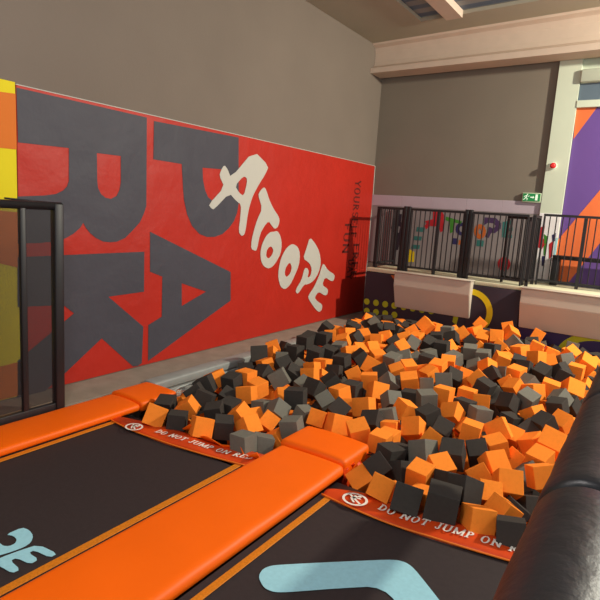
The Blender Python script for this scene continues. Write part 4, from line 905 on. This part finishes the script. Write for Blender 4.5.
# ================================================================ FOAM CUBES
def cube_mesh(name,m,seed):
    rnd=random.Random(seed); b=bmesh.new(); bmesh.ops.create_cube(b,size=1)
    for v in b.verts: v.co+=Vector([rnd.uniform(-.02,.02) for _ in range(3)])
    bmesh.ops.bevel(b,geom=list(b.edges),offset=.022,segments=2,profile=.5,affect='EDGES')
    me=bpy.data.meshes.new(name); b.to_mesh(me); b.free(); me.materials.append(m); return me
FM={c:[cube_mesh('foam_cube',m,k*7+i) for i in range(4)] for k,(c,m) in enumerate((('O',M_foamO),('D',M_foamD),('G',M_foamG)))}
for i,(c,x,y,z,a,b_,g,s,lab) in enumerate(CUBES):
    o=bpy.data.objects.new('foam_cube',FM[c][i%4]); COL.objects.link(o)
    o.location=(x,y,z); w=Vector((a,b_,g)); ang=w.length
    o.rotation_mode='QUATERNION'
    from mathutils import Quaternion
    o.rotation_quaternion=Quaternion(w.normalized() if ang>0 else (0,0,1),ang); o.scale=(s,s,s)
    tag(o,lab,'foam cube','foam cubes heaped in the pit')
# the uncounted cubes of the layers underneath
ub=bmesh.new(); rnd=random.Random(3)
def heap(y): 
    pts=[(3.0,.03),(5,.12),(6.5,.23),(7.8,.40)]
    if y<=3.0: return .03
    for (a,za),(b,zb) in zip(pts,pts[1:]):
        if y<=b: return za+(zb-za)*(y-a)/(b-a)
    return .4
mi={'O':0,'D':1}
for layer,(drop,stp) in enumerate(((.26,.17),(.40,.18))):
    y=3.25
    while y<8.0:
        x=-3.80
        while x<-.25:
            px,py=x+rnd.uniform(-.03,.03),y+rnd.uniform(-.03,.03)
            M=Matrix.Translation((px,py,heap(py)-drop+rnd.uniform(-.02,.02)))@Euler([rnd.uniform(0,3) for _ in range(3)]).to_matrix().to_4x4()@Matrix.Scale(.15,4)
            if min([((px-c[1])**2+(py-c[2])**2+(heap(py)-drop-c[3])**2) for c in CUBES])<.155**2: x+=stp; continue
            if px<-2.3+.0 or px>-1.65 or py>3.75:
              if py>3.3 or px>9:
                r=bmesh.ops.create_cube(ub,size=1,matrix=M); k=0 if rnd.random()<.5 else 1
                for f in {f for v in r['verts'] for f in v.link_faces}: f.material_index=k
            x+=stp
        y+=stp
me=bpy.data.meshes.new('foam_cubes'); ub.to_mesh(me); ub.free(); uo=link('foam_cube_bed',me,[M_foamO,M_foamD],None)
tag(uo,'deeper layers of orange and charcoal foam cubes filling the pit underneath','foam cubes',kind='stuff')
# pit lining on the near side
pl=MB(); pl.box(-3.95,-.13,3.19,3.21,-1.19,-.2); pl.build('pit_edge_panel',M_pit); tag(bpy.data.objects['pit_edge_panel'],'dark lining panel along the near edge of the foam pit below the warning strips','panel')

# ================================================================ LIGHTS
def area(name,loc,target,size,power,col,sy=None):
    l=bpy.data.lights.new(name,'AREA'); l.energy=power; l.color=col; l.size=size
    if sy: l.shape='RECTANGLE'; l.size_y=sy
    o=bpy.data.objects.new(name,l); COL.objects.link(o); o.location=loc
    o.rotation_euler=(Vector(target)-Vector(loc)).to_track_quat('-Z','Y').to_euler(); return o
area('floodlight',(2.6,7.3,4.45),(-2.5,7.2,.3),.16,FLOOD,(1,.95,.78))
def add_fill(loc,power,col,r):  # unseen point lights added as fill, to lift the dim ceiling and hall
    l=bpy.data.lights.new('fill_light','POINT'); l.energy=power; l.color=col; l.shadow_soft_size=r
    o=bpy.data.objects.new('fill_light',l); COL.objects.link(o); o.location=loc
add_fill((-1.3,.4,3.9),FILL,(1,.94,.90),.35)
add_fill((1.6,4.2,3.9),FILL2,(1,.95,.88),.35)
w=bpy.data.worlds.new('w'); scn.world=w; w.use_nodes=True
bg=w.node_tree.nodes['Background']; bg.inputs[0].default_value=(.86,.97,1,1); bg.inputs[1].default_value=WORLD

# ================================================================ CAMERA
cam=bpy.data.cameras.new('camera'); co=bpy.data.objects.new('camera',cam); COL.objects.link(co)
cam.sensor_width=36; cam.sensor_fit='HORIZONTAL'; cam.lens=36*F/600; cam.clip_start=.02
Rt=RM.transposed()
mw=Matrix(((Rt[0][0],-Rt[0][1],-Rt[0][2],0),(Rt[1][0],-Rt[1][1],-Rt[1][2],0),(Rt[2][0],-Rt[2][1],-Rt[2][2],1.8),(0,0,0,1)))
co.matrix_world=mw
scn.camera=co
scn.view_settings.view_transform='Standard'; scn.view_settings.look='None'; scn.view_settings.gamma=1; scn.view_settings.exposure=-.12
scn.view_settings.use_curve_mapping=False
